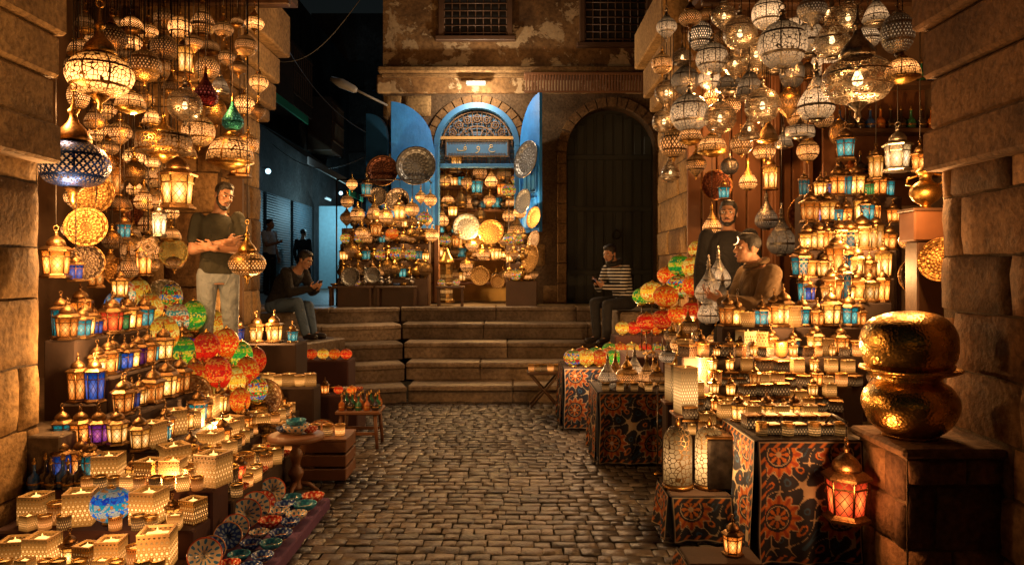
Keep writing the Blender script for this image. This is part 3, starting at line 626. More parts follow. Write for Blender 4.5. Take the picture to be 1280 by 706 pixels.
b=MB(); blocks(b,(2.03,4.2,0),(0,-1,0),(0,0,1),(-1,0,0),.5,.74,.28,.4); b.build('stone_facing',M_stoned,pr)
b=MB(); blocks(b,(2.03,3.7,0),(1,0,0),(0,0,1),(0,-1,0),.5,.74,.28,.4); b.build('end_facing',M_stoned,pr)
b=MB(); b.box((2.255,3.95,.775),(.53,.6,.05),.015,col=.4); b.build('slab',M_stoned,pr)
ls=thing('left_shop','dim shop recess behind the hanging lamps on the left','shop')
b=MB(); b.box((-4.4,5.8,2.4),(.1,3.4,4.8)); b.box((-3.6,7.5,2.4),(1.6,.05,4.8)); b.build('wall',plain('shop_wall_brown',(.09,.048,.022),.8),ls)
b=MB(); b.box((-3.4,5.8,4.45),(2.4,3.2,.08))
for i in range(7): b.box((-3.2,4.6+i*.42,4.38),(2.,.08,.09),.01)
b.build('ceiling_beams',M_wood,ls)
b=MB(); b.box((-3.55,5.8,.35),(1.7,3.,.74),.01); b.build('raised_floor',M_step,ls)
rs=thing('right_shop','wood lined shop recess behind the hanging lamps on the right','shop')
b=MB(); b.box((4.1,6.3,2.5),(.1,4.2,5.)); b.build('wall',plain('shop_wall_dark',(.08,.045,.022),.8),rs)
b=MB()
for i in range(12): b.box((2.07+i*.17,8.19,2.6),(.155,.05,5.),.01)
b.build('panelling',M_wood2,rs)
b=MB(); b.box((3.1,6.4,4.5),(2.4,3.8,.08))
for i in range(9): b.box((3.,4.7+i*.42,4.42),(2.2,.08,.09),.01)
b.build('ceiling_beams',M_wood,rs)
for x in(2.95,3.32):
    b=MB(); b.box((x,8.1,2.6),(.12,.12,5.),.02); b.box((x,8.02,2.6),(.06,.05,5.),.01); b.build('door_post',M_wood2,rs)
b=MB(); b.box((2.9,6.4,.3),(2.3,3.6,.6),.01); b.build('raised_floor',M_step,rs)
sh=thing('wall_shelf','dark wooden wall shelves of bottles at the back of the right shop','shelf',(0,0,0))
for z in(2.62,3.05,3.5): MB().box((3.6,6.95,z),(1.,.22,.04),.006).build('shelf_board',M_wood,sh)
MB().box((3.6,7.08,3.05),(1.1,.03,1.4),.005).build('back_board',M_wood2,sh)
for z,w in((2.64,'on the lowest wall shelf of right shop'),(3.07,'on the middle wall shelf of right shop'),(3.52,'on the top wall shelf of right shop')):
    for i in range(10):
        c_=R.choice(['dark','dark','green','amber','blue']); inst('bottle',c_,f'small {c_} bottle',w,'bottles on the right shop wall shelves',(3.15+i*.098,6.92,z),.045,sit=True)
# ---- alley buildings
al=thing('alley_building','dark shuttered building along the left side of the alley','building')
b=MB(); b.box((-7.0,19.,5.),(1.,22.,10.),0); b.build('wall',M_alley,al)
for i,(y0,y1) in enumerate(((16.6,18.6),(18.9,20.9),(21.2,23.2))):
    s0=MB(); s0.box((-6.47,(y0+y1)/2,2.5),(.06,y1-y0,2.6),.01)
    f=s0.build('shutter',M_slate,al); s1=MB()
    for k in range(38): s1.tube([(-6.435,y0,1.25+k*.068),(-6.435,y1,1.25+k*.068)],.014,5)
    s1.build('slats',M_slate,f)
for y0,y1,z,m in((15.5,18.3,5.6,M_green),(18.3,22.5,4.6,M_canvas),(23.,25.,4.3,M_green)):
    a=MB(); a.add([(-6.48,y0,z+.9),(-6.48,y1,z+.9),(-5.2,y1,z),(-5.2,y0,z)],[(0,1,2,3)],None,False); aw=a.build('awning',M_canvas,al)
    MB().box((-5.19,(y0+y1)/2,z-.06),(.04,y1-y0,.2),.01).build('valance',m,aw)
for y0 in(15.,17.5,20.,22.5):
    for z in(6.9,8.8): MB().box((-6.47,y0,z),(.08,.9,1.3),.01).build('window',M_dark,al)
for y0,y1,z in((18.8,20.6,6.1),(22.8,24.4,5.6)):
    o=MB().box((-6.1,(y0+y1)/2,z+.8),(.78,y1-y0,1.7),.02).build('bay',M_wood,al,'overhanging wooden bay')
    l=MB()
    for k in range(9): l.box((-5.7,y0+.1+(y1-y0-.2)*k/8,z+.9),(.03,.05,1.2),.006)
    for zz in(.3,.9,1.5): l.box((-5.695,(y0+y1)/2,z+zz),(.03,y1-y0,.06),.006)
    l.build('screen',M_wood2,o)
en=thing('end_building','shadowy building closing the far end of the alley','building')
b=MB(); b.box((-5.,29.,6.),(6.,.6,12.),0); b.build('wall',M_alley,en)
for x in(-6.2,-5.2,-4.2):
    for z in(5.,7.,9.5):
        w=MB().box((x,28.68,z),(.6,.06,1.1),.01).build('window',M_dark,en)
        MB().box((x,28.63,z-.58),(.74,.1,.06),.01).build('sill',M_alley,w)
MB().box((-4.6,28.66,2.4),(1.1,.06,2.4),.01).build('door',plain('lit_blue_door',(.08,.3,.4),.6),en)
b=MB(); b.box((-5.75,23.6,2.5),(1.1,.3,2.7),.02); b.box((-5.75,23.43,2.3),(.06,.05,2.2),.005); tag(b.build('wall_panel',M_pale),'pale turquoise lit doorway panel at the end of the alley','panel')
mk2=thing('market_stall','dim stall of goods under a blue awning at the alley end','stall',(-4.3,24.,1.152))
MB().box((0,0,.45),(1.2,.7,.9),.02).build('counter',M_slate,mk2); a=MB(); a.add([(-.8,-.5,2.1),(.8,-.5,2.1),(.8,.5,2.6),(-.8,.5,2.6)],[(0,1,2,3)],None,False); a.build('awning',M_blue,mk2)
for x in(-.7,.7): MB().tube([(x,-.4,0),(x,-.4,2.12)],.03,6).build('post',M_iron,mk2)
for k in range(5): inst('bottle',('blue','green','amber')[k%3],f'large {("blue","green","amber")[k%3]} bottle','on the alley stall','bottles on the alley stall',(-4.8+k*.22,23.9,2.06),.07,sit=True)
for k in range(4): inst(('hex','globe')[k%2],('gold','amber')[k%2],('gold lantern','amber round lamp')[k%2],'hung under the alley stall awning','lamps of the alley stall',(-4.85+k*.34,23.7,2.72),.085,chain=3.3)
t=thing('fluorescent_lamp','cool white tube lamp under the alley awning','lamp',(-5.6,21.9,3.9)); MB().tube([(0,-.3,0),(0,.3,0)],.02,8).build('tube',glow('cool_tube',(.55,.88,1.),1.,'NONE'),t); MB().box((0,0,.04),(.06,.7,.05),.01).build('housing',M_grey,t)
for k,(yy,zz) in enumerate(((18.6,4.3),(25.2,3.6),(26.5,4.6))):
    t=thing('wall_lamp',('nearest small cool wall lamp in the alley','lower far cool wall lamp in the alley','upper far cool wall lamp in the alley')[k],'lamp',(-6.3,yy,zz)); MB().lathe(sphere_prof(.07,1,-85,85,8),12).build('lamp_globe',glow('cool_globe',(.5,.82,1.),3.,'NONE'),t); MB().tube([(-.18,0,.1),(0,0,.1),(0,0,.06)],.012,6).build('bracket',M_iron,t)
sl=thing('street_lamp','grey street lamp on a slanting arm at the corner of the shop building','street lamp')
MB().tube([P(484,132,12.25),P(462,121,12.1),P(444,112,12.)],.02,8).build('arm',M_grey,sl); c=P(430,106,12.)
MB().lathe([(.03,-.24),(.06,-.2),(.08,.05),(.04,.24)],12,Matrix.Translation(c)@Matrix.Rotation(rad(-65),4,'Y')).build('lamp_head',M_grey,sl)
for k,(a,bq) in enumerate(((P(318,70,13),P(450,0,12.6)),(P(330,10,15),P(486,180,12.4)),(P(340,180,18),P(484,182,12.4)))):
    pts=[a.lerp(bq,i/14)-Vector((0,0,.5*math.sin(PI*i/14))) for i in range(15)]
    tag(MB().tube(pts,.009,5).build('overhead_cable',M_grey),('thin cable looping high over the alley mouth','long cable sagging down to the shop corner','low cable crossing the alley')[k],'cable')
# ------------------------------------------------------------------ display stands
def stand(label,tiers,mat=M_drape):
    o=thing('display_stand',label,'display stand')
    for x0,x1,y0,y1,z in tiers:
        MB().box(((x0+x1)/2,(y0+y1)/2,z/2+.01),(x1-x0-.004,y1-y0-.004,z-.02),.012).build('tier',mat,o)
    return o
LS=[(-2.98,1.25),(-2.76,1.0),(-2.54,.78),(-2.32,.58),(-2.08,.42),(-1.84,.28)]
LY0=[4.74,4.74,4.585,4.46,4.46,4.46]
stand('stepped dark display stand along the left shop front',[(x-.11,x+.11,LY0[i],6.7 if i<5 else 6.2,z) for i,(x,z) in enumerate(LS)]+[(-2.88,-2.435,4.457,4.58,.62),(-2.88,-2.655,4.585,4.735,.86)])
FS=[(4.33,.42),(4.07,.28),(3.8,.14)]
stand('low front display stand at bottom left of the street',[(-2.86,-1.75,y-.125,y+.125,z) for y,z in FS],M_drape2)
RT=[('j',4.9,.61,1.15,2.0),('i',5.05,.74,1.25,2.3),('h',5.2,.89,1.4,2.5),('g',5.38,1.08,1.25,2.62),('f',5.56,1.28,1.6,2.75),('e',5.75,1.46,2.25,3.0),('d',5.9,1.65,2.3,3.1),('c',6.05,1.88,2.42,3.2),('b',6.2,2.12,2.48,3.3),('a',6.35,2.36,2.52,3.4)]
stand('tall stepped display stand in the right shop front',[(x0,x1,y-.085,y+.085,z) for _,y,z,x0,x1 in RT])
def lrow(k,y0,y1,n,fn,where,group,dx=0.):
    x,z=LS[k]
    for i in range(n):
        y=y0+(y1-y0)*i/max(1,n-1); sh,cl,look,s=fn(i); inst(sh,cl,look,where,group,(x+dx+R.uniform(-.03,.03),y+R.uniform(-.025,.025),z),s*R.uniform(.78,1.25),sit=True)
cyc=['amber','teal','gold','blue','red','amber','green','gold']
lrow(0,4.8,5.75,10,lambda i:('hex',cyc[i%8],f'small tin lantern with {cyc[i%8]} panes',.068),'on top tier of left stand','lanterns on the left stand',.04)
lrow(0,4.85,5.8,8,lambda i:('hex' if i%2 else 'tall','teal' if i%3==0 else 'amber',f'{"low" if i%2 else "tall"} lantern with {"teal" if i%3==0 else "amber"} panes',.068),'at back of top left tier','lanterns on the left stand',-.07)
cy2=['gold','amber','teal','blue','gold','purple','amber','teal']
lrow(1,4.8,6.3,15,lambda i:('hex',cy2[i%8],f'small tin lantern with {cy2[i%8]} panes',.073),'on second tier of left stand','lanterns on the left stand')
cy3=['amber','gold','blue','gold','amber','teal','gold','amber']
lrow(2,4.64,6.4,18,lambda i:('square' if i%3==1 else 'hex',cy3[i%8],f'{"square" if i%3==1 else "hexagonal"} lantern with {cy3[i%8]} panes',.07),'on third tier of left stand','lanterns on the left stand')
for i in range(4): inst('hex',('teal','amber','purple','gold')[i],f'{("teal","amber","purple","gold")[i]} paned lantern','on lower end step of left stand','lanterns on the left stand',(-2.82+i*.115,4.515,.62),.07,sit=True)
for i in range(2): inst('tall',('amber','blue')[i],f'slim {("amber","blue")[i]} paned lantern','on upper end step of left stand','lanterns on the left stand',(-2.81+i*.11,4.66,.86),.07,sit=True)
for i in range(4): inst('tall',('gold','blue','amber','teal')[i],f'tall {("gold","blue","amber","teal")[i]} paned lantern','at far left of bottom left stand','lanterns on the left stand',(-2.8+i*.085,4.39-.05*(i%2),.42),.066,sit=True)
lrow(3,4.54,6.6,19,lambda i:(('hex','gold','bright gold paned lantern',.066),('box','cream','lit cream candle box',.064),('hex','teal','teal paned lantern',.064),('hex','amber','amber paned lantern',.066),('box','cream','lit cream candle box',.058))[i%5],'on fourth tier of left stand','goods on the left stand')
lrow(4,4.54,6.65,19,lambda i:(('box','cream','lit cream candle box',.064),('cup','gold','gold pierced candle cup',.06),('hex','amber','amber paned lantern',.06),('box','cream','lit cream candle box',.058))[i%4],'at back of fifth left tier','candle holders on the left stand',-.045)
lrow(4,4.56,6.6,17,lambda i:(('cup','amber','small amber candle cup',.042),('box','cream','small cream candle box',.042),('cup','dark','small dark candle cup',.042))[i%3],'at front of fifth left tier','candle holders on the left stand',.065)
lrow(5,4.54,6.15,14,lambda i:(('box','cream','lit cream candle box',.062),('cup','dark','dark patterned candle cup',.06),('box','cream','lit cream candle box',.058),('hex','red','red paned lantern',.055),('cup','amber','amber glowing candle cup',.06))[i%5],'at back of lowest left tier','candle holders on the left stand',-.04)
lrow(5,4.56,6.1,15,lambda i:(('cup','dark','small dark candle cup',.042),('bowl','red','small red bowl',.05),('cup','amber','small amber candle cup',.042),('box','cream','small cream candle box',.04))[i%4],'at front of lowest left tier','candle holders on the left stand',.07)
for r,(y,z) in enumerate(FS):
    w=('on back tier of bottom left stand','on middle tier of bottom left stand','on front tier of bottom left stand')[r]
    x=(-2.48,-2.74,-2.66)[r]; i=0
    while x<-1.82:
        if r==1 and i==3: inst('ball','blue','blue mosaic ball lamp',w,'goods on the bottom left stand',(x+.06,y-.0,z),.11,sit=True); x+=.22; i+=1; continue
        q=[('box','cream','lit cream candle box',.07),('box','cream','tall lit cream candle box',.08),('box','cream','lit cream candle box',.062),('hex','gold','small gold paned lantern',.052),('box','cream','lit cream candle box',.066),('cup','amber','amber candle cup',.052),('box','gold','square gold candle box',.058)][(i*3+r*2)%7]
        s=q[3]*R.uniform(.88,1.1); inst(*q[:3],w,'goods on the bottom left stand',(x+s*.5,y+R.uniform(-.02,.02)+.02,z),s,sit=True,rz=R.uniform(-.4,.4)); x+=2*s+.008; i+=1
    for i in range(9):
        if r==1 and i in(3,4): continue
        q=(('cup','amber','small amber candle cup',.036),('box','cream','small cream candle box',.034),('cup','gold','small gold candle cup',.036),('cup','dark','small dark candle cup',.038))[(i*3+r)%4]
        inst(*q[:3],('on back','on middle','on front')[r]+' edge of bottom left stand','small cups on the bottom left stand',((-2.5,-2.68,-2.62)[r]+i*(.08,.1,.1)[r]+R.uniform(-.02,.02),y-.085+R.uniform(-.01,.01),z),q[3],sit=True,rz=R.uniform(-.5,.5))
for i in range(6): inst('bottle','dark' if i%3 else 'blue',f'tall {"dark" if i%3 else "blue"} glass bottle','at left end of bottom left stand','bottles by the left pier',(-2.82+.05*i,4.25+.03*(i%2),.42),.036+.005*(i%2),sit=True)
b=MB(); b.box((-1.52,4.45,.045),(.44,1.4,.09),.01); tag(b.build('ground_mat',plain('purple_mat',(.1,.04,.12),.9)),'purple cloth covered mat with plates at bottom left','mat')
RP=random.Random(5); yy=3.85; k=0
while yy<5.1:
    for x,t in((-1.665,RP.choice([60,64,58])),(-1.52,18),(-1.39,15)):
        c=RP.choice(['teal','navy','white','teal','red']); s=RP.uniform(.075,.1) if t>25 else RP.uniform(.058,.078)
        inst('plate' if t>25 else 'bowl',c,f'{c} patterned ceramic {"plate leaning" if t>25 else "bowl"}','on the bottom left mat','plates on the bottom left mat',(x+RP.uniform(-.01,.01),yy+RP.uniform(-.03,.03),.095+(s*math.sin(rad(t)) if t>25 else .01)),s,rz=RP.uniform(.1,.9),tilt=(rad(t) if t>25 else 0,0))
    yy+=.165
EL=[(168,402,16,'orange',5.9),(187,386,15,'yellow',6.2),(205,417,17,'yellow',5.8),(222,398,14,'cream',6.1),(242,394,14,'green',6.2),(228,442,16,'green',5.9),(258,436,16,'red',6.0),(243,472,15,'orange',5.7),(272,466,16,'red',5.8),(292,476,14,'yellow',6.0),(309,464,14,'orange',6.1),(283,430,15,'orange',6.25),(156,368,13,'cream',6.3),(174,366,13,'yellow',6.4),(146,383,14,'blue',5.9),(302,444,13,'green',6.3),(322,486,12,'multi',6.1),(214,372,13,'multi',6.5),(266,404,13,'yellow',6.45),(320,450,12,'red',6.5),(191,440,14,'red',5.7),(262,500,13,'yellow',5.7),(160,430,12,'green',5.6),(300,500,12,'orange',5.8)]
for px,py,r,c,Y in EL:
    p=P(px,py,Y); z=0
    for X,zz in LS:
        if abs(p.x-X)<=.115 and Y<6.7: z=zz
    inst('mosaic',c,f'{c} mosaic egg lamp','in the egg lamp cluster on left','mosaic egg lamps on the left',p,r*Y/F*1.04,stem=z)
def tray(px,py,r,c,Y,look,where,yaw=0.,t=80):
    return inst('tray',c,look,where,'trays and plates',P(px,py,Y),r*Y/F,rz=rad(yaw),tilt=(rad(t),0))
for q in ((115,243,26,'brass',5.3,'engraved brass tray','topmost of three hung by left pier'),(108,284,25,'brass',5.2,'ringed brass tray','middle of three hung by left pier'),(107,329,23,'dark',5.2,'darkened brass tray','lowest of three hung by left pier'),(217,316,18,'green',6.4,'greenish round tray','hung left of the standing man'),(205,371,22,'silver',6.55,'silver tray','propped left of the standing man'),(190,455,23,'brass',5.75,'round brass tray','behind the left lantern rows'),(237,496,28,'tan',5.55,'tan rimmed silver plate','below the egg lamps on left'),(328,497,24,'tan',6.15,'orange rimmed tan plate','under the egg lamp cluster'),(328,563,34,'dark',5.7,'large dark engraved plate','leaning left of the pedestal table'),(402,545,21,'red',6.0,'red dotted plate','leaning right of the pedestal table'),(140,215,20,'brass',6.6,'brass wall tray','high on back wall of left shop'),(178,265,20,'copper',6.9,'copper wall tray','low on back wall of left shop'),(150,340,18,'brass',6.4,'small brass tray','low on left shop wall')): tray(*q,yaw=18)
dl={'squat':'onion shaped','globe':'round','dome':'domed','pear':'pear shaped','drum':'flat drum','egg':'egg shaped','bell':'bell shaped','onion':'pointed onion'}
cl={'brass':'brass','blue':'midnight blue','silver':'silver','red':'dark red','green':'sea green','amber':'amber','dark':'bronze','white':'pale','clear':'glass','filigree':'filigree'}
LH=[(125,92,38,'squat','filigree',5.0),(181,83,20,'globe','brass',5.6),(163,128,18,'dome','filigree',5.3),(92,203,41,'squat','blue',4.85),(231,132,21,'globe','clear',6.0),(257,118,15,'pear','red',6.3),(291,150,13,'pear','green',6.5),(205,180,32,'drum','filigree',5.8),(248,164,20,'globe','filigree',6.3),(288,190,28,'dome','filigree',6.7),
 (140,48,18,'onion','dark',5.6),(102,62,16,'dome','brass',5.2),(205,60,16,'globe','dark',6.2),(150,165,14,'onion','amber',5.7),(309,328,22,'squat','brass',6.2),(215,112,13,'pear','brass',6.2),(275,105,12,'bell','silver',6.6),(118,150,12,'pear','amber',5.5),(310,180,13,'globe','amber',6.8),(168,215,15,'onion','brass',6.0),(180,250,12,'pear','brass',6.1),(150,255,14,'dome','dark',5.9),(165,32,14,'dome','dark',6.0),(225,35,14,'globe','filigree',6.5),(140,300,12,'globe','amber',5.8),(160,335,12,'pear','dark',6.0),(262,60,13,'dome','dark',6.7),(130,205,12,'egg','amber',5.6),(190,145,12,'bell','filigree',6.3),(270,140,13,'egg','brass',6.8),(98,120,13,'egg','dark',5.3)]
RH=[(925,42,21,'globe','clear',6.6),(960,18,20,'globe','silver',6.2),(978,57,30,'globe','silver',5.8),(1015,12,18,'onion','white',6.0),(1012,48,21,'pear','silver',6.2),(1040,50,22,'pear','clear',5.8),(1072,98,42,'squat','clear',5.2),(1122,42,20,'egg','white',5.2),(1128,88,21,'dome','filigree',5.2),(890,74,20,'globe','silver',7.2),(857,100,18,'onion','silver',7.8),(833,116,15,'globe','clear',8.0),(862,142,24,'globe','silver',7.4),(900,148,20,'globe','clear',7.0),(937,105,19,'bell','silver',6.8),(953,132,22,'globe','clear',6.5),(985,128,16,'onion','amber',6.6),(1020,128,22,'pear','silver',6.2),(830,152,15,'globe','clear',8.0),(842,180,18,'globe','amber',7.8),(838,215,12,'pear','clear',7.9),(890,182,18,'dome','filigree',7.3),(927,180,14,'globe','amber',7.0),(912,106,17,'dome','silver',7.2),(945,68,18,'egg','clear',6.9),(1000,165,17,'drum','silver',6.8),(870,205,13,'onion','brass',7.6),(958,272,14,'pear','white',7.2),(977,300,18,'pear','silver',6.8),(935,226,11,'pear','amber',7.3),(890,283,12,'pear','brass',7.4),(1060,22,19,'globe','clear',6.0),(1095,15,17,'bell','silver',5.6),(905,20,16,'onion','clear',7.0),(875,45,15,'egg','white',7.6),(1040,110,14,'globe','amber',6.6),(960,165,13,'bell','brass',7.0),(912,208,11,'globe','silver',7.4),(853,72,14,'dome','clear',7.9),(990,92,15,'egg','silver',6.6),(1085,45,14,'pear','white',5.8)]
RF=random.Random(11)
def fill(L,n,reg,Y0,Y1,shapes,cols,skip=None,md=17,r0=8,r1=15):
    t=0
    while n and t<4000:
        t+=1; px=RF.uniform(reg[0],reg[1]); py=RF.uniform(reg[2],reg[3]); r=RF.uniform(r0,r1)
        if skip and skip(px,py): continue
        if any(math.hypot(px-q[0],py-q[1])<max(md,.62*(r+q[2])) for q in L): continue
        L.append((px,py,r,RF.choice(shapes),RF.choice(cols),RF.uniform(Y0,Y1))); n-=1
SHP=['globe','onion','dome','pear','bell','egg','squat']
fill(LH,56,(92,325,15,345),6.0,7.1,SHP,['brass','filigree','dark','amber','filigree','brass'],lambda x,y:x>218 and y>195)
fill(RH,22,(822,1060,10,190),6.6,8.0,SHP,['clear','silver','amber','filigree','silver','dark'],None,20,11,17)
for L,side,ch in((LH,'in left shop',4.34),(RH,'over right shop',4.38)):
    ys=(85,135,185,240) if side=='in left shop' else (50,95,140,185)
    for px,py,r,sh,c,Y in L:
        big='large ' if r>27 else ''
        k=sum(py>=y for y in ys)
        inst(sh,c,f'{big}{cl[c]} {dl[sh]} lamp',('in top','in second','in middle','in fourth','in lowest')[k]+' layer hung '+side,'hanging lamps of the '+('left' if 'left' in side else 'right')+' shop',P(px,py,Y),r*Y/F,chain=ch)
for px,py,r,sh,c,Y,lk in ((222,262,22,'hex','gold',6.0,'large hexagonal lantern with bright gold panes'),(70,348,18,'hex','amber',4.9,'amber lantern with dark frame'),(199,296,10,'tall','white',5.9,'slim white glowing lantern'),(300,222,15,'hex','amber',6.9,'wide amber lantern'),(140,245,12,'tall','amber',5.9,'slim amber lantern'),(232,95,12,'tall','gold',6.3,'slim gold lantern'),(155,300,10,'hex','teal',5.9,'teal lantern'),(120,360,12,'hex','amber',5.3,'low amber lantern'),(95,352,11,'hex','blue',5.0,'blue lantern'),(150,372,11,'hex','gold',5.6,'low gold lantern'),(180,345,11,'tall','amber',6.2,'low slim amber lantern')):
    inst(sh,c,lk,'hung in left shop','hanging lanterns of the left shop',P(px,py,Y),r*Y/F,chain=4.34)
inst('star','gold','spiky star lantern','hung left of the standing man','star lanterns',P(185,310,6.0),.12,chain=4.34)
stand('dark stand with lanterns beside the seated man in black',[(-2.85,-2.1,7.0,7.4,1.0),(-2.6,-1.85,6.72,6.98,.62)])
for i,(c,s) in enumerate((('blue',.075),('gold',.085),('gold',.09),('teal',.06))): inst('hex',c,f'{c} paned lantern','on stand below seated man in black','lanterns below the seated man',(-2.72+i*.18,7.15,1.0),s,sit=True)
inst('tall','white','slim white lantern','on left stand beside standing man','lanterns below the seated man',(-2.76,6.98,1.02),.07)
for i in range(7): inst(('box','cup')[i%2],'cream',('square cream candle box','round cream candle cup')[i%2],'on lower stand by the plates','goods on the lower stand',(-2.52+i*.1,6.85,.62),.048,sit=True)
pt=thing('pedestal_table','small dark wooden pedestal table with bowls on it at left','table',P(370,620,5.46))
MB().lathe([(.2,.43),(.21,.44),(.21,.465),(.19,.475)],28).build('tabletop',M_wood2,pt)
MB().lathe(spl([(.05,.06),(.035,.12),(.06,.18),(.03,.24),(.05,.32),(.03,.38),(.1,.43)],3),14).build('pedestal',M_wood2,pt)
for k in range(3):
    a=2*PI*k/3+.5; MB().tube([(.03*math.cos(a),.03*math.sin(a),.1),(.1*math.cos(a),.1*math.sin(a),.08),(.17*math.cos(a),.17*math.sin(a),.015)],[.02,.018,.014],6).build('leg',M_wood2,pt)
for i,(c,dx,dy,s) in enumerate((('white',0,0,.1),('navy',-.1,.03,.06),('red',.1,.02,.06))): inst('bowl',c,f'{c} painted bowl','on the pedestal table','bowls on the pedestal table',pt.location+Vector((dx,dy,.476)),s,sit=True)
inst('bowl','teal','teal small bowl stacked in white bowl','on the pedestal table','bowls on the pedestal table',pt.location+Vector((0,0,.53)),.075,sit=True)
cr=thing('wooden_crate','wooden crate behind the pedestal table at left','crate',(-1.5,5.9,0.03))
for z in(.06,.17,.28): MB().box((0,-.17,z),(.36,.02,.09),.004).box((0,.17,z),(.36,.02,.09),.004).box((-.17,0,z),(.02,.32,.09),.004).box((.17,0,z),(.02,.32,.09),.004).build('slat',M_wood2,cr)
MB().box((0,0,.335),(.37,.37,.02),.004).build('lid',M_wood2,cr)
for i in range(3): inst('cup',('dark','gold','amber')[i],('dark patterned candle cup','gold candle cup','amber candle cup')[i],'on the wooden crate','cups on the wooden crate',(-1.6+i*.1,5.86,.375),.042,sit=True)
sx,sy=-1.46,6.95
sto=thing('wooden_stool','low dark wooden stool loaded with small bottles','stool',(sx,sy,.03))
MB().box((0,0,.34),(.42,.34,.035),.008).build('seat',M_wood2,sto)
for a in(-1,1):
    for c in(-1,1): MB().tube([(a*.16,c*.12,.33),(a*.185,c*.14,0)],[.022,.016],6).build('leg',M_wood2,sto)
for c in(-1,1): MB().box((0,c*.13,.14),(.32,.02,.03),.004).build('stretcher',M_wood2,sto)
for i in range(5):
    for j in range(3): inst('bottle',('amber','dark','green')[(i+j)%3],f'small {("amber","dark","green")[(i+j)%3]} bottle',('in front row','in middle row','in back row')[j]+' on the low stool',"bottles on the stool",(sx-.16+i*.08,sy-.1+j*.1,.388),.032,sit=True)
stand('dark stand carrying orange bowls at left of the steps',[(-2.45,-1.6,7.45,7.9,.42),(-2.45,-1.8,7.92,8.3,.72)],M_drape2)
for i in range(7): inst('bowl',('red','brass','white')[i%3],('red painted bowl','brass bowl','white painted bowl')[i%3],'at back of stand left of the steps','bowls left of the steps',(-2.38+i*.12,7.75,.42),.06,sit=True)
for i in range(5): inst('ball',('orange','red','yellow')[i%3],f'small {("orange","red","yellow")[i%3]} mosaic lamp','on upper step of stand left of steps','lamps left of the steps',(-2.38+i*.13,8.08,.72),.065,sit=True)
for i in range(6): inst('ball' if i%3 else 'hex',('red','orange')[i%2] if i%3 else 'amber',f'small {("red","orange")[i%2]} mosaic ball lamp' if i%3 else 'small amber lantern','at front of stand left of steps','lamps left of the steps',(-2.38+i*.14,7.55,.42),.05,sit=True)
# ---- right bank rows
RD={r[0]:r for r in RT}
def rrow(k,n,fn,where,group,dy=0.,j=.03):
    _,y,z,x0,x1=RD[k]
    for i in range(n):
        x=x0+.06+(x1-x0-.12)*i/(n-1); sh,c,look,s=fn(i); inst(sh,c,look,where,group,(x+R.uniform(-j,j),y+dy+R.uniform(-.02,.02),z),s*R.uniform(.76,1.3),sit=True)
def rl(k,n,cols,s,w):
    rrow(k,n,lambda i:(('hex','tall','hex','square')[(i*7+ord(k))%4],cols[i%len(cols)],f'{("hexagonal","slim","hexagonal","square")[(i*7+ord(k))%4]} {cols[i%len(cols)]} lantern',s*(.82 if (i*7+ord(k))%4==1 else 1)),w,'lanterns on the right stand',0.,.04)
rl('a',9,['teal','gold','blue','amber','teal','gold','green','amber'],.073,'on top tier of right stand')
rl('b',9,['amber','blue','gold','teal','amber','gold','teal','amber'],.076,'on second tier of right stand')
rl('c',8,['gold','gold','amber','gold','teal','gold','gold','amber'],.083,'on third tier of right stand')
rl('d',8,['teal','amber','gold','amber','teal','gold','amber','gold'],.082,'on fourth tier of right stand')
rl('e',9,['teal','blue','gold','amber','teal','gold','amber','gold','amber'],.076,'on fifth tier of right stand')
rrow('f',13,lambda i:(('hex','amber','amber paned lantern',.07),('hex','gold','gold paned lantern',.07),('box','cream','lit cream candle box',.055),('hex','teal','teal paned lantern',.068))[i%4],'on sixth tier of right stand','goods on the right stand')
rrow('g',13,lambda i:(('box','cream','square cream candle box',.055),('hex','amber','amber paned lantern',.064),('box','dark','dark inlaid box',.055),('hex','teal','teal paned lantern',.058),('hex','gold','gold paned lantern',.064))[i%5],'at back of seventh right tier','goods on the right stand',.03)
rrow('g',14,lambda i:(('box','dark','small inlaid box',.04),('cup','amber','small amber candle cup',.038),('hex','gold','small gold lantern',.036))[i%3],'at front of seventh right tier','goods on the right stand',-.055,.014)
for k,w in(('h','eighth right tier'),('i','ninth right tier'),('j','lowest right tier')):
    _,y,z,x0,x1=RD[k]; n=int((x1-x0)/.115)
    for i in range(n):
        x=x0+.06+(x1-x0-.12)*i/(n-1); s=.052*R.uniform(.9,1.06); a=R.uniform(-.12,.12); q=(i*5+ord(k)+R.randint(0,1))%6
        if q==4: inst('box','cream','tall lit cream candle box','at back of '+w,'candle boxes on the right stand',(x,y+.03,z),.054,rz=a,sit=True); continue
        inst('box','dark','dark inlaid box','in bottom layer at back of '+w,'inlaid boxes on the right stand',(x,y+.03,z),s,rz=a,sit=True)
        if q in(0,5): inst('box','dark','dark inlaid box','stacked at back of '+w,'inlaid boxes on the right stand',(x,y+.03,z+1.83*s),s*.92,rz=a+.1,sit=True)
        elif q==1: inst('box','cream','small cream candle box','stacked at back of '+w,'candle boxes on the right stand',(x,y+.03,z+1.83*s),.036,rz=a,sit=True)
        elif q==2: inst('hex','gold','small gold lantern','stacked at back of '+w,'lanterns on the right stand',(x,y+.03,z+1.83*s),.04,sit=True)
        elif q==3: inst('box','cream','small cream candle box','stacked at back of '+w,'candle boxes on the right stand',(x,y+.03,z+1.83*s),.04,rz=a,sit=True)
    rrow(k,int((x1-x0)/.088),lambda i:(('box','dark','small inlaid box',.038),('box','cream','small cream candle box',.03),('box','dark','small inlaid box',.034),('hex','amber','small amber lantern',.038),('cup','amber','small amber candle cup',.04))[(i*3+ord(k))%5],'at front of '+w,'candle holders on the right stand',-.055,.012)
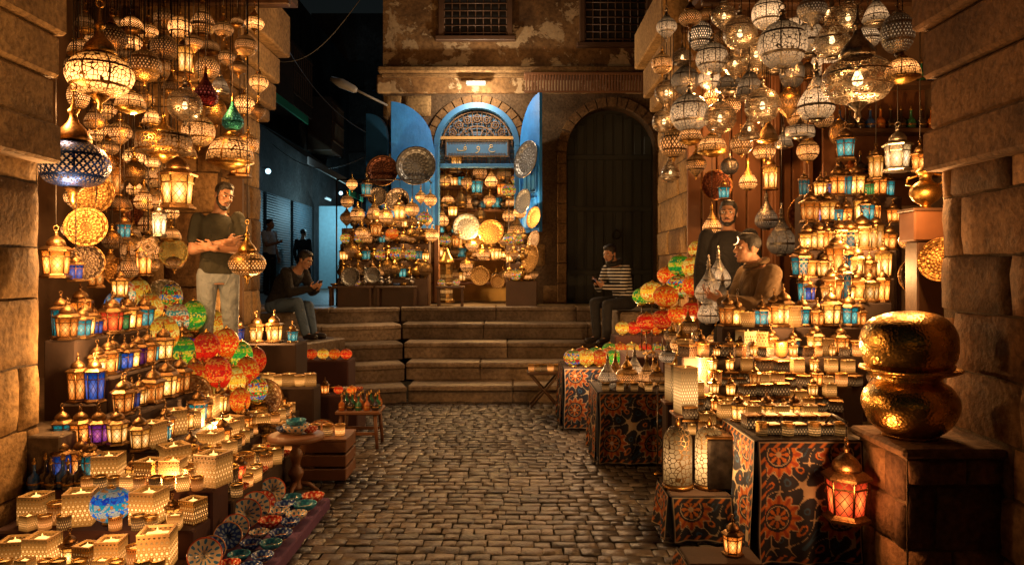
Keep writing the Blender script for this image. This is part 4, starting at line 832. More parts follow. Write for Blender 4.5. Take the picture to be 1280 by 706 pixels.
# ---- patterned cloth tables right
def khay(u,v,w,h):
    navy=(.008,.011,.026);red=(.26,.045,.012);cream=(.42,.34,.23);och=(.42,.13,.018);blue=(.02,.07,.16)
    e=min(u,w-u,v,h-v)
    if e<.01: return navy
    if e<.015: return cream
    if e<.04: return och if (math.floor((u+v)/.022)%3==0) else navy
    if e<.044: return cream
    c=.36; cu=((u+.06)/c)%1-.5; cvv=((v+.1)/c)%1-.5; r=math.hypot(cu,cvv)*c; t=math.atan2(cvv,cu)
    if r<.016: return cream
    if r<.05+.01*math.cos(8*t): return och if math.cos(8*t)>-.3 else navy
    if r<.062: return navy
    if r<.067: return cream
    if r<.08: return navy
    if r<.115+.016*math.cos(12*t): return och if abs(math.sin(6*t))>.5 else red
    if r<.122+.017*math.cos(12*t): return cream
    f=math.sin(u*36+1.6*math.sin(v*22))-math.sin(v*36+1.6*math.sin(u*22))
    if abs(f)<.1: return cream
    if 1.6<abs(f)<1.85: return och if f>0 else blue
    return navy
def cloth(O,U,w,h,parent,name='cloth_panel',res=.0055,N=None,sw=.028):
    O=Vector(O);U=Vector(U).normalized();N=Vector(N) if N else Vector((U.y,-U.x,0))
    nx=int(w/res);ny=int(h/res);vs=[];cs=[]
    for j in range(ny+1):
        for i in range(nx+1):
            u=w*i/nx;v=h*j/ny; q=(v/h)**.8
            vs.append(O+U*(u+.01*math.sin(v*9)*q)-Vector((0,0,v))+N*(sw*(1+math.sin(u*19+1.3+v*1.5))*q*.6+.35*sw*math.sin(u*47+v*2)*q)); cs.append(khay(u,v,w,h))
    fs=[(j*(nx+1)+i,j*(nx+1)+i+1,(j+1)*(nx+1)+i+1,(j+1)*(nx+1)+i) for j in range(ny) for i in range(nx)]
    me=bpy.data.meshes.new(name); me.from_pydata(vs,[],fs); at=me.color_attributes.new('Col','FLOAT_COLOR','POINT')
    at.data.foreach_set('color',[x for c in cs for x in (*c,1.)]); me.materials.append(M_khay); me.polygons.foreach_set('use_smooth',[True]*len(fs))
    o=bpy.data.objects.new(name,me); COL.objects.link(o); o.parent=parent; return o
g=G('applique_cloth'); M_khay=g.done(g.bsdf(g.mul(g.attr('Col','Color'),g.ramp(g.noise(6.,5),[(.3,(.55,.52,.5)),(.65,(1,1,1))])),.85,0.,g.bump(g.noise(160.,2),.25,.003)))
def cloth_table(label,x0,x1,y0,y1,z,faces):
    o=thing('cloth_table',label,'table'); MB().box(((x0+x1)/2,(y0+y1)/2,z/2),(x1-x0-.05,y1-y0-.05,z-.03),.01).build('table_body',M_drape,o)
    MB().box(((x0+x1)/2,(y0+y1)/2,z-.01),(x1-x0,y1-y0,.02),.008).build('tabletop',M_drape,o)
    if 'f' in faces: cloth((x0,y0-.012,z),(1,0,0),x1-x0,z-.04,o)
    if 'l' in faces: cloth((x0-.012,y1,z),(0,-1,0),y1-y0,z-.04,o,N=(-1,0,0))
cloth_table('appliqué cloth covered table farthest back on the right, beside the steps',.55,1.25,7.65,8.3,.68,'fl')
cloth_table('appliqué cloth covered table in the middle of the right row',.75,1.4,6.25,6.85,.66,'fl')
cloth_table('large appliqué cloth covered table in the right foreground',1.4,2.0,4.12,4.75,.74,'fl')
cloth_table('low appliqué cloth covered table beside the cobbles at lower right',.98,1.36,4.45,4.8,.32,'fl')
cloth_table('small low cloth covered table at the bottom edge on the right',.95,1.35,3.85,4.1,.14,'fl')
for i,(px,c,y) in enumerate(((716,'multi',7.78),(733,'yellow',7.78),(750,'orange',7.78),(768,'green',7.78),(728,'red',8.0),(745,'green',8.0),(762,'orange',8.0))):
    inst('ball',c,f'{c} mosaic pumpkin lamp',('at front' if i<4 else 'in middle')+' of far right cloth table','lamps on the far cloth table',(P(px,0,y).x,y,.68),.1,sit=True)
for i in range(5): inst('cup',('amber','gold')[i%2],('amber candle cup','gold candle cup')[i%2],'at back of far right cloth table','cups on the far cloth table',(.66+i*.12,8.2,.68),.05,sit=True)
for i,(x,y,s,c) in enumerate(((.85,6.4,.09,'white'),(1.02,6.38,.1,'brass'),(1.2,6.42,.09,'filigree'),(.95,6.62,.09,'amber'),(1.13,6.65,.1,'silver'),(1.3,6.6,.08,'amber'))): inst('pear' if i!=1 else 'squat',c,f'{cl[c]} {"pear shaped" if i!=1 else "onion shaped"} lamp','on middle right cloth table','lamps on the middle cloth table',(x,y,.66),s,sit=True)
for i in range(5): inst('cup',('dark','gold')[i%2],f'{("dark","gold")[i%2]} candle cup','at front of middle right cloth table','cups on the middle cloth table',(.82+i*.125,6.3,.66),.035,sit=True)
ft=thing('folding_table','small folding table with coloured cups beside the steps at right','table',(.4,9.0,.03))
MB().box((0,0,.42),(.42,.3,.03),.006).build('tabletop',M_wood,ft)
for a in(-1,1):
    for c in(-1,1): MB().tube([(a*.19,c*.12,.42),(-a*.17,c*.12,0)],.014,6).build('leg',M_wood,ft)
for i in range(5): inst('cup',('amber','gold','dark')[i%3],('amber candle cup','gold candle cup','dark candle cup')[i%3],'on the folding table','cups on the folding table',(.24+i*.08,8.98,.466),.04,sit=True)
stand('stand with mosaic lamps rising below the striped man',[(1.1,1.75,8.35,8.75,.7),(1.25,1.9,8.76,9.15,.92),(1.15,1.95,7.2,7.9,.85),(1.45,1.98,6.9,7.18,.85)],M_drape2)
for i,(px,c,Y,z) in enumerate(((762,'green',8.5,.7),(775,'orange',8.5,.7),(790,'yellow',8.5,.7),(806,'red',8.5,.7),(822,'multi',8.5,.7),(778,'yellow',8.95,.92),(792,'red',8.95,.92),(806,'red',8.95,.92),(820,'orange',8.95,.92))): inst('ball',c,f'small {c} mosaic lamp',('on front' if i<5 else 'on rear')+' step of striped man stand','mosaic lamps below the striped man',(P(px,0,Y).x,Y,z),.09,sit=True)
for px,py,r,c,Y in ((802,370,11,'green',7.8),(815,365,14,'yellow',7.6),(832,370,15,'orange',7.4),(848,358,15,'multi',7.5),(850,332,14,'green',7.7),(868,334,15,'yellow',7.5),(867,357,14,'orange',7.35),(893,320,15,'orange',7.6),(874,312,13,'yellow',7.8),(885,344,13,'red',7.4),(834,344,12,'orange',7.8),(808,402,12,'red',7.5),(828,399,13,'red',7.4),(847,393,12,'orange',7.3),(865,388,12,'red',7.25)):
    inst('ball',c,f'{c} mosaic globe lamp','in globe cluster at right','mosaic globe lamps on the right',P(px,py,Y),r*Y/F*1.05,stem=.85)
for px,py,r,Y in ((886,362,17,6.1),(898,346,15,6.2),(903,382,17,6.0),(886,390,14,6.0),(922,394,13,5.9)):
    inst('pear','silver','silver pear lamp','before the man in tan','silver pear lamps',P(px,py,Y),r*Y/F,stem=.02)
for i,(px,w_,py,Y) in enumerate(((857,15,515,5.0),(880,13,495,5.3),(843,12,500,5.6),(935,15,470,5.42))):
    p=P(px,py,Y); inst('box','white','tall white glowing candle column','at left of right stand','white candle columns',p,w_*Y/F*.75,rz=.2)
    q=thing('column_pedestal',('dark pedestal under the front white candle column','dark pedestal under the second white candle column','dark pedestal under the leftmost white candle column','slim pedestal under the rightmost white candle column')[i],'pedestal',(p.x,Y,0)); MB().box((0,0,p.z/2),(.16,.16,p.z-.01),.01).build('shaft',M_drape,q); MB().box((0,0,p.z-.012),(.19,.19,.02),.006).build('slab',M_wood2,q)
for px,py,r,c,Y in ((852,430,14,'brass',6.0),(868,445,14,'silver',5.8),(878,420,12,'amber',6.1),(835,445,11,'white',6.2),(895,425,12,'filigree',5.9),(845,462,11,'brass',5.7),(822,470,10,'amber',6.0),(905,450,11,'amber',5.6),(860,408,11,'amber',6.2),(840,420,10,'filigree',6.3)): inst('squat',c,f'{cl[c]} onion lamp','left of right stand','onion lamps',P(px,py,Y),r*Y/F,stem=.02)
def scale_lamp(px,lab):
    p=P(px,0,4.6); o=thing('pierced_column_lamp',lab,'lamp',(p.x,4.62,.32)); s=.09
    prof=[(s,0.01+.29*i/6) for i in range(7)]+[(s*math.cos(PI*i/20),.3+s*1.1*math.sin(PI*i/20)) for i in range(1,10)]
    MB().lathe(prof,24,cap=False).build('pierced_shade',M_scale,o); MB().lathe([(s*1.1,0),(s*1.1,.02),(s,.025)],20).build('base',M_dbrass,o); MB().lathe([(.02,.3+s*1.05),(.012,.43),(.004,.45)],8).build('finial',M_dbrass,o)
scale_lamp(848,'left arch topped lamp with glowing pierced lattice'); scale_lamp(888,'right arch topped lamp with glowing pierced lattice')
db=thing('display_box','dark metal box beside the arch topped lattice lamps','box',(1.33,4.62,.33)); MB().box((0,0,.16),(.2,.2,.32),.01).build('box_body',M_iron,db); MB().box((0,0,.33),(.22,.22,.02),.006).build('lid',M_dbrass,db)
inst('hex','red','lit red and amber lantern','hanging against the right foreground cloth','foreground lanterns',P(1058,650,3.98),.125,chain=.86)
b=MB().tube([(P(1058,0,3.98).x,3.98,.85),(P(1058,0,3.98).x,3.98,.87),(P(1058,0,3.98).x+.02,4.2,.87),(P(1058,0,3.98).x+.02,4.35,.76)],.008,6); tag(b.build('lantern_hook',M_iron),'iron hook on the table edge holding the red lantern','hook')
inst('hex','amber','small amber lantern','on bottom edge low cloth table','foreground lanterns',(1.22,3.98,.14),.06,sit=True)
for i in range(7): inst(('cup','box')[i%2],('gold','dark')[i%2],('gold candle cup','small inlaid box')[i%2],'at front of foreground cloth table','goods on the foreground cloth table',(1.47+i*.078,4.24+.04*(i%2),.74),.036,sit=True,rz=.1)
for i in range(5): inst('box','dark','dark inlaid box','in middle of foreground cloth table','boxes on the foreground cloth table',(1.48+i*.112,4.45,.74),.048,rz=R.uniform(-.1,.1),sit=True)
for i in range(6): inst(('hex','box')[i%2],('gold','cream')[i%2],('gold paned lantern','lit cream candle box')[i%2],'at back of foreground cloth table','goods on the foreground cloth table',(1.46+i*.09,4.64,.74),(.055,.044)[i%2],rz=0.,sit=True)
pc=P(1131,0,4.0)
bp=thing('brass_pot','huge hammered brass pot on the stone plinth at right','pot',(pc.x,3.95,.805))
MB().lathe(spl([(.12,0),(.15,.02),(.205,.07),(.24,.15),(.24,.21),(.205,.27),(.165,.3),(.155,.325)],5),40).build('pot_body',M_ham,bp); MB().lathe(spl([(.155,.32),(.19,.335),(.24,.352),(.256,.366),(.25,.374),(.2,.36),(.14,.34)],2),40,cap=False).build('rim',M_ham,bp); MB().lathe([(.12,-.005),(.14,-.005),(.13,.025),(.11,.03)],30).build('foot',M_ham,bp)
bb=thing('brass_bowl','shiny rounded hammered brass vessel lying over the wide rimmed pot','bowl',(pc.x,3.95,1.18)); bb.rotation_euler=(rad(4),rad(-6),0)
MB().lathe(spl([(.2,0),(.228,.04),(.242,.11),(.235,.19),(.19,.26),(.1,.295),(.01,.3)],5),40).build('bowl_body',M_ham,bb); MB().lathe([(.19,-.01),(.215,-.012),(.222,.006),(.2,.014)],40,cap=False).build('rim',M_ham,bb)
tray(1178,325,28,'brass',4.7,'tilted brass tray','beside the right pier',-50); tray(1152,345,26,'dark',5.0,'dark pierced brass tray','behind the brass pots',-30)
inst('urn','brass','tall brass urn','on the shelf box by the right pier','urns by the right pier',P(1157,262,4.9),.1,sit=True)
b=thing('wooden_box','dark wooden box carrying the brass urn by the right pier','box',P(1157,300,4.9)); MB().box((0,0,.09),(.26,.2,.2),.01).build('box_body',M_wood2,b); MB().box((0,0,.2),(.28,.22,.02),.005).build('lid',M_wood,b); MB().box((0,.0,-.65),(.2,.16,1.28),.01).build('post',M_wood,b)
for px,py,r,sh,c,Y,lk in ((963,238,10,'tall','gold',7.2,'slim gold lantern'),(1057,200,13,'hex','teal',6.2,'teal paned lantern'),(1122,215,17,'hex','white',5.6,'white paned hexagonal lantern'),(1095,225,10,'tall','gold',6.0,'slim gold lantern near the shelves'),(1150,215,11,'hex','amber',5.4,'amber lantern by the right pier'),(905,250,8,'hex','teal',7.4,'teal lantern above the far man')):
    inst(sh,c,lk,'hung in right shop','hanging lanterns of the right shop',P(px,py,Y),r*Y/F,chain=4.38)
for i,(px,py,c) in enumerate(((1150,330,'amber'),(1165,385,'gold'),(1140,300,'teal'),(1120,440,'amber'),(1100,470,'gold'))): q=('brass','filigree','amber','filigree','amber')[i]; inst('squat',q,f'{cl[q]} lamp on stem','near the right pier','lamps near the right pier',P(px,py,5.2),.09,stem=.02)
tray(895,232,20,'copper',7.8,'copper tray','hung on the right shop panelling'); tray(1012,270,27,'copper',6.9,'large copper tray','hung behind the man in tan',-10)
# ------------------------------------------------------------------ centre shop goods
TL=[(11.56,1.6),(11.66,1.88),(11.76,2.16),(11.86,2.42)]
stand('dark stepped stand of brassware left of the blue doorway',[(-2.8,-1.34,y-.05,y+.05,z) for y,z in TL],M_wood)
TR_=[(-.1,.4,11.47,1.56),(-.1,.3,11.6,1.85),(-.1,.24,11.75,2.14)]
stand('small stepped stand of brassware right of the blue doorway',[(x0,x1,y-.05,y+.05,z) for x0,x1,y,z in TR_],M_wood)
TW=('on the leftmost low table','on the second low table','on the doorway sill table')
for i,(x0,x1) in enumerate(((-2.9,-2.2),(-2.15,-1.5),(-1.2,-.75))):
    t=thing('low_table',('leftmost low dark table before the blue doorway','second low dark table before the blue doorway','low dark table at the doorway sill')[i],'table',((x0+x1)/2,11.41,1.16)); w=x1-x0
    MB().box((0,0,.3),(w,.18,.035),.006).build('tabletop',M_wood,t)
    for a in(-1,1):
        for c in(-1,1): MB().box((a*(w/2-.04),c*.065,.145),(.04,.04,.285),.006).build('leg',M_wood,t)
    n=int(w/.12)
    for k in range(n):
        q=R.choice([('bowl','brass','brass bowl',.06),('urn','silver','silver urn',.05),('urn','brass','brass urn',.055),('bowl','navy','blue white bowl',.06),('ball','multi','mosaic ball lamp',.06)]); inst(*q[:3],TW[i],'wares on the low tables',((x0+.08+k*.12),11.41,1.478),q[3],sit=True)
ch=[('globe','brass','brass round lamp'),('pear','amber','amber pear lamp'),('urn','brass','brass urn'),('squat','brass','brass onion lamp'),('urn','silver','silver urn'),('hex','gold','gold paned lantern'),('ball','multi','mosaic ball lamp'),('dome','filigree','filigree domed lamp'),('urn','brass','brass urn'),('hex','teal','teal paned lantern'),('onion','amber','amber onion lamp')]
def crow(n,x0,x1,y,z,s,w,g_,off):
    for i in range(n): q=ch[(i*5+off+R.randint(0,2))%11]; inst(*q,w,g_,(x0+(x1-x0)*i/max(1,n-1),y+R.uniform(-.02,.02),z),s*R.uniform(.75,1.25)*(.8 if q[0] in('hex','urn') else 1),sit=True)
for k,((y,z),w) in enumerate(zip(TL,('on lowest step of left shop stand','on second step of left shop stand','on third step of left shop stand','on top step of left shop stand'))): crow(12,-2.72,-1.4,y,z,.1,w,'wares on the left shop stand',k*3)
for k,((x0,x1,y,z),w) in enumerate(zip(TR_,('on lowest step right of doorway','on middle step right of doorway','on top step right of doorway'))): crow(5 if k<2 else 4,x0+.06,x1-.05,y,z,.09,w,'wares right of the doorway',k*2+1)
sh2=thing('shop_shelf','tall wooden shelves of wares inside the blue doorway','shelf')
for z in(1.5,1.92,2.36,2.8,3.2): MB().box((-.6,12.95,z),(1.5,.3,.04),.006).build('shelf_board',M_wood2,sh2)
for x in(-1.36,.16): MB().box((x,12.95,2.2),(.04,.32,2.2),.006).build('upright',M_wood2,sh2)
for k,(z,w) in enumerate(((1.52,'on bottom shelf inside the doorway'),(1.94,'on second shelf inside the doorway'),(2.38,'on third shelf inside the doorway'),(2.82,'on fourth shelf inside the doorway'),(3.22,'on top shelf inside the doorway'))): crow(12,-1.27,.09,12.88,z,.105,w,'wares on the shop shelves',k*4)
DH=[(556,226,8,'globe','brass'),(570,215,9,'hex','gold'),(584,228,8,'onion','amber'),(600,216,9,'globe','amber'),(614,226,8,'pear','filigree'),(630,218,9,'globe','brass'),(560,250,8,'dome','amber'),(577,246,8,'bell','brass'),(596,244,9,'hex','teal'),(612,250,8,'onion','amber'),(628,246,8,'hex','amber'),(636,270,8,'globe','amber'),(553,275,8,'pear','amber'),(600,268,8,'dome','brass'),(566,272,7,'hex','gold'),(590,306,8,'onion','brass'),(556,300,8,'ball','multi'),(632,300,8,'globe','filigree'),(572,310,8,'hex','amber'),(640,322,8,'ball','yellow'),(604,318,8,'globe','amber'),(620,326,8,'hex','gold'),(583,332,8,'globe','brass')]
for px,py,r,sh,c in DH:
    inst(sh,c,f'{c} {"lantern" if sh=="hex" else "mosaic ball lamp" if sh=="ball" else dl[sh]+" lamp"}',('in upper' if py<240 else 'in middle' if py<290 else 'in lower')+' part of the blue doorway','lamps hung in the blue doorway',P(px,py,12.48-.12*(py>290)),r*12.45/F,chain=3.5)
gt=thing('brass_tower_lamp','tall gold tower lamp standing at the doorway sill','lamp',P(558,378,11.7)); MB().lathe([(.13,0),(.13,.04),(.1,.06),(.1,.62)],8,sm=False).build('pierced_shade',M_goldcup,gt); MB().lathe(spl([(.11,.62),(.13,.66),(.06,.78),(.02,.9)],2),12).build('cap',M_brass,gt)
br=MB().tube([(-2.85,11.7,3.2),(-1.36,11.7,3.2)],.012,6); br.tube([(-2.85,11.7,1.16),(-2.85,11.7,3.2)],.014,6); br.tube([(-1.36,11.7,3.2),(-1.36,12.28,3.2)],.012,6); tag(br.build('hanging_rail',M_iron),'thin iron rail for lamps left of the blue doorway','rail')
for i,(px,py,r,sh,c) in enumerate(((434,252,8,'globe','brass'),(447,268,9,'globe','brass'),(458,246,8,'hex','teal'),(468,266,9,'pear','amber'),(482,270,9,'globe','amber'),(500,276,9,'hex','gold'),(515,262,9,'globe','filigree'),(530,272,8,'ball','multi'),(538,250,8,'globe','amber'),(526,246,7,'onion','brass'),(440,230,7,'onion','amber'),(452,290,8,'onion','amber'),(490,292,8,'ball','orange'),(516,290,8,'dome','brass'),(540,294,8,'globe','amber'),(470,296,8,'hex','amber'))): inst(sh,c,f'{c} {"lantern" if sh=="hex" else "mosaic ball lamp" if sh=="ball" else dl[sh]+" lamp"}','hung left of the blue doorway','lamps left of the blue doorway',P(px,py,11.62),r*11.7/F,chain=3.19)
for q in ((520,208,25,'silver',11.8,'large silver tray','on the left blue door leaf'),(478,214,20,'copper',11.8,'dark red copper tray','left of the large silver tray'),(497,250,15,'dark',11.72,'dark tray','below the large silver tray'),(472,246,12,'dark',11.72,'small dark tray','below the dark red tray'),(583,284,17,'silver',12.33,'patterned silver tray','in the blue doorway'),(614,290,16,'brass',12.3,'gold brass tray','right in the blue doorway'),(438,346,12,'silver',11.3,'small silver tray','leaning at left end of low tables'),(466,344,10,'silver',11.3,'small silver plate','leaning between the low tables'),(600,345,12,'brass',11.9,'brass plate','low in the blue doorway'),(622,352,9,'brass',11.8,'small brass plate','low right in the blue doorway')): tray(*q)
for q in ((659,200,24,'silver',11.75,'silver tray','on the right blue door leaf'),(655,252,16,'silver',11.6,'small silver tray','lower on the right door leaf'),(664,324,18,'brass',11.42,'gold plate','at foot of right door leaf'),(668,272,14,'brass',11.5,'small brass tray','middle of right door leaf'),(668,300,12,'tan',11.45,'small tan plate','above the gold plate')): tray(*q,yaw=-55)
for i,(px,py,r,sh,c) in enumerate(((646,290,12,'pear','brass'),(636,238,9,'ball','multi'),(650,265,8,'globe','amber'))): inst(sh,c,f'{c} {"mosaic ball" if sh=="ball" else dl[sh]} lamp','stacked right of the doorway','lamps right of the blue doorway',P(px,py,11.9),r*11.9/F,stem=1.16)
# ------------------------------------------------------------------ people
def yawto(dx,dy): return math.atan2(-dx,dy)
def rcone(mb,p1,r1,p2,r2,n=12):
    p1=Vector(p1);p2=Vector(p2);d=p2-p1; L=d.length
    q=(d.to_track_quat('Z','Y') if L>1e-6 else Vector((0,0,1)).to_track_quat('Z','Y')).to_matrix().to_4x4()
    pr=[(max(.0004,r1*math.cos(rad(a))),r1*math.sin(rad(a))) for a in(-88,-60,-30,0)]+[(max(.0004,r2*math.cos(rad(a))),L+r2*math.sin(rad(a))) for a in(0,30,60,88)]
    mb.lathe(pr,n,Matrix.Translation(p1)@q)
def ell(mb,c,r,M=None):
    M=(M or Matrix()); T=M@Matrix.Translation(c)@Matrix.Diagonal((*r,1)); mb.lathe(sphere_prof(1,1,-88,88,10),14,T)
def loft(mb,rings,n=18):
    vs=[];fs=[]
    for c,rx,ry,ux,uy in rings:
        for i in range(n):
            t=2*PI*i/n; vs.append(c+ux*(rx*math.cos(t))+uy*(ry*math.sin(t)))
    m=len(rings)
    for j in range(m-1):
        for i in range(n): k=(i+1)%n; fs.append((j*n+i,j*n+k,j*n+n+k,j*n+n+i))
    fs.append(tuple(range(n))[::-1]);fs.append(tuple(range((m-1)*n,m*n))); mb.add(vs,fs)
def blob(name,mb,vox,mat,parent,it=3,label=None):
    me=mb.mesh(name+'_src',mat,True); o=bpy.data.objects.new(name+'_src',me); COL.objects.link(o)
    m=o.modifiers.new('r','REMESH'); m.mode='VOXEL'; m.voxel_size=vox; m.use_smooth_shade=True
    m=o.modifiers.new('s','SMOOTH'); m.iterations=it; m.factor=.5
    bpy.context.view_layer.update(); dg=bpy.context.evaluated_depsgraph_get()
    n=bpy.data.meshes.new_from_object(o.evaluated_get(dg)); bpy.data.objects.remove(o)
    n.name=name; n.materials.clear(); n.materials.append(mat); n.polygons.foreach_set('use_smooth',[True]*len(n.polygons))
    q=bpy.data.objects.new(name,n); COL.objects.link(q); q.parent=parent
    if label: q['label']=label
    return q
g=G('skin'); M_skin=g.done(g.bsdf(g.mix(g.noise(18.,3),(.3,.16,.095),(.42,.23,.14)),.5,0.,g.bump(g.noise(90.,2),.1,.003),.4,**{'Subsurface Weight':.08}))
M_hair=plain('black_hair',(.012,.009,.007),.5,0,.4,40.,.6,.01); M_eyew=plain('eye_white',(.6,.56,.52),.3); M_pup=plain('pupil',(.01,.008,.006),.2); M_lip=plain('lips',(.28,.1,.08),.5)
def clothm(name,c):
    g=G(name); n=g.noise(5.,3,.5,None,1.2); return g.done(g.bsdf(g.mix(g.noise(14.,4),tuple(x*.75 for x in c),c),.9,0.,g.bump(n,.9,.05)))
M_black=clothm('black_fabric',(.012,.011,.012)); M_dgrey=clothm('dark_grey_trousers',(.03,.03,.034)); M_charc=clothm('olive_tshirt',(.036,.036,.023)); M_denim=clothm('pale_denim',(.26,.31,.36)); M_bdenim=clothm('blue_denim',(.09,.14,.22)); M_tan=clothm('tan_jacket',(.11,.065,.028)); M_whitec=clothm('white_cotton',(.7,.7,.72)); M_shoe=plain('shoe_leather',(.02,.015,.012),.45)
g=G('striped_knit'); x,y,z=g.xyz(g.co()); f=g.M('LESS_THAN',g.M('FRACT',g.M('MULTIPLY',z,23.)),.66); M_stripe=g.done(g.bsdf(g.mix(f,(.68,.66,.62),(.022,.022,.027)),.95,0.,g.bump(g.noise(6.,3),.7,.04)))
def person(label,loc,yaw,J,top,bot,vox=.007,hy=0.,hp=0.,hr=0.,beard=True,long_sleeve=True,curl=(.5,.5),shoes=M_shoe,scarf=None,puff=0.,collar=None):
    root=thing('person',label,'person',loc,yaw); V=Vector
    J={k:V(v) for k,v in J.items()}
    hd=J['head']; HM=Matrix.Translation(hd)@Matrix.Rotation(hy,4,'Z')@Matrix.Rotation(hp,4,'X')@Matrix.Rotation(hr,4,'Y')
    def torso(mb,inf,low=-.1,neck=True):
        pe=J['pelvis'];nk=J['neck'];sr=J['sR'];sl=J['sL'];hr_=J['hR'];hl=J['hL']; ch=J.get('chest',pe.lerp(nk,.62))
        pts=[pe+(pe-ch).normalized()*(-low),pe,pe.lerp(ch,.5),ch,ch.lerp((sr+sl)/2,.75),nk]
        rx=[.135,.165,.148,.172,.165,.065];ry=[.1,.118,.105,.122,.098,.06]
        if not neck: pts=pts[:5]+[nk-(nk-ch)*.1]; rx[5]=.085; ry[5]=.075
        rings=[]
        for i,p in enumerate(pts):
            up=(pts[min(i+1,5)]-pts[max(i-1,0)]).normalized(); t=i/5; ux=((hr_-hl).normalized().lerp((sr-sl).normalized(),t)); ux=(ux-up*ux.dot(up)).normalized(); uy=up.cross(ux)
            rings.append((p,rx[i]+inf,ry[i]+inf,ux,uy))
        loft(mb,rings)
    def arms(mb,inf,cut=1.):
        for s in'RL':
            a,e,w=J['s'+s],J['e'+s],J['w'+s]; rcone(mb,a,.056+inf,a.lerp(e,.3),.052+inf)
            if cut<1: q=a.lerp(e,cut); rcone(mb,a,.056+inf,q,.05+inf*1.6); continue
            rcone(mb,a,.053+inf,e,.042+inf); rcone(mb,e,.042+inf,e.lerp(w,.35),.041+inf); rcone(mb,e.lerp(w,.35),.041+inf,w,(.027 if inf==0 else .03)+inf*.8)
    def legs(mb,inf):
        for s in'RL':
            h,k,a=J['h'+s],J['k'+s],J['a'+s]; rcone(mb,h,.088+inf,k,.06+inf); rcone(mb,k,.058+inf,a,(.04 if inf==0 else .048)+inf)
            if inf==0:
                c=k.lerp(a,.3)+V((0,-.012,0)); ell(mb,c,(.055,.06,.09))
    body=MB(); torso(body,0.); arms(body,0.); legs(body,0.)
    for s in'RL':
        a=J['a'+s]; t=J.get('t'+s,a+V((0,.17,-.06))); rcone(body,a+V((0,0,-.03)),.035,t,.03)
    rcone(body,J['neck'],.06,HM@V((0,-.02,-.06)),.055)
    ell(body,(0,-.012,.03),(.074,.094,.088),HM); ell(body,(0,.022,-.035),(.058,.068,.08),HM); ell(body,(0,.062,-.092),(.026,.024,.022),HM)
    rcone(body,HM@V((0,.086,.018)),.009,HM@V((0,.108,-.02)),.014); ell(body,(0,.098,-.026),(.02,.016,.01),HM); ell(body,(0,.074,.032),(.052,.02,.013),HM)
    for s in(-1,1):
        ell(body,(s*.04,.058,-.018),(.022,.024,.02),HM); ell(body,(s*.076,-.005,-.005),(.011,.022,.033),HM)
    ell(body,(0,.084,-.058),(.026,.011,.01),HM)
    for s,cu in zip('RL',curl):
        w=J['w'+s]; d=J['d'+s].normalized(); nn=J['n'+s]; nn=(nn-d*nn.dot(d)).normalized(); sd=d.cross(nn)*(1 if s=='R' else -1)
        B=Matrix((( *sd,),( *nn,),( *d,))).transposed().to_4x4(); B.translation=w
        ell(body,(0,.0,.05),(.04,.016,.052),B); rcone(body,w-d*.03,.028,w+d*.02,.026)
        for i,(off,L,r0) in enumerate(((.034,.074,.0085),(.012,.083,.009),(-.011,.077,.0085),(-.032,.06,.0078))):
            p=V((off,0,.09)); a=.25*cu
            for sg,fr in enumerate((.45,.32,.23)):
                q=p+V((off*.12*(1-sg*.3),math.sin(a)*L*fr,math.cos(a)*L*fr)); rcone(body,B@p,r0*(1-.1*sg),B@q,r0*(1-.1*(sg+1)),8); p=q; a+=1.1*cu
        p0=B@V((.028,.002,.02)); p1=B@V((.058,.016,.052)); p2=B@V((.056,.03,.085)); rcone(body,p0,.014,p1,.011,8); rcone(body,p1,.011,p2,.0085,8)
    blob('body',body,vox,M_skin,root,2)
    b=MB(); torso(b,.012+puff,-.02,False); arms(b,.012+puff*.7,1. if long_sleeve else .62); blob('jacket' if puff else 'shirt',b,.011,top,root,3)
    b=MB(); pe=J['pelvis']; ch=J.get('chest',pe.lerp(J['neck'],.62)); up=(ch-pe).normalized(); ux=(J['hR']-J['hL']).normalized(); uy=up.cross(ux); loft(b,[(pe-up*.09,.15,.11,ux,uy),(pe,.172,.125,ux,uy),(pe+up*.09,.16,.115,ux,uy)]); legs(b,.013); blob('trousers',b,.011,bot,root,3)
    for s in'RL':
        a=J['a'+s]; t=J.get('t'+s,a+V((0,.17,-.06))); b=MB(); h=a+V((0,0,-.045)); rcone(b,a+V((0,0,.0)),.047,h,.044); rcone(b,h,.044,t,.036); rcone(b,h.lerp(t,.5)+V((0,0,-.005)),.044,t,.038); blob('shoe',b,.01,shoes,root,2)
    b=MB(); ell(b,(0,-.024,.05),(.082,.096,.083),HM); ell(b,(0,.01,.098),(.064,.07,.034),HM)
    for s in(-1,1): ell(b,(s*.068,.0,.02),(.014,.03,.045),HM)
    blob('hair',b,.008,M_hair,root,2)
    for s in(-1,1):
        e=MB(); ell(e,(s*.031,.079,.008),(.0135,.011,.009),HM); eo=e.build('eye',M_eyew,root); e=MB(); ell(e,(s*.031,.0875,.008),(.0065,.004,.0065),HM); e.build('pupil',M_pup,eo)
        e=MB(); rcone(e,HM@V((s*.015,.094,.03)),.0045,HM@V((s*.05,.08,.032)),.0035,8); e.build('eyebrow',M_hair,root)
    e=MB(); ell(e,(0,.094,-.059),(.023,.006,.006),HM); e.build('mouth',M_lip,root)
    if beard:
        b=MB()
        for s in(-1,1):
            rcone(b,HM@V((s*.066,.008,-.02)),.011,HM@V((s*.052,.03,-.07)),.016); rcone(b,HM@V((s*.052,.03,-.07)),.016,HM@V((s*.02,.068,-.1)),.018); rcone(b,HM@V((s*.004,.1,-.044)),.006,HM@V((s*.028,.086,-.06)),.005)
        ell(b,(0,.074,-.098),(.028,.02,.024),HM); blob('beard',b,.007,M_hair,root,2)
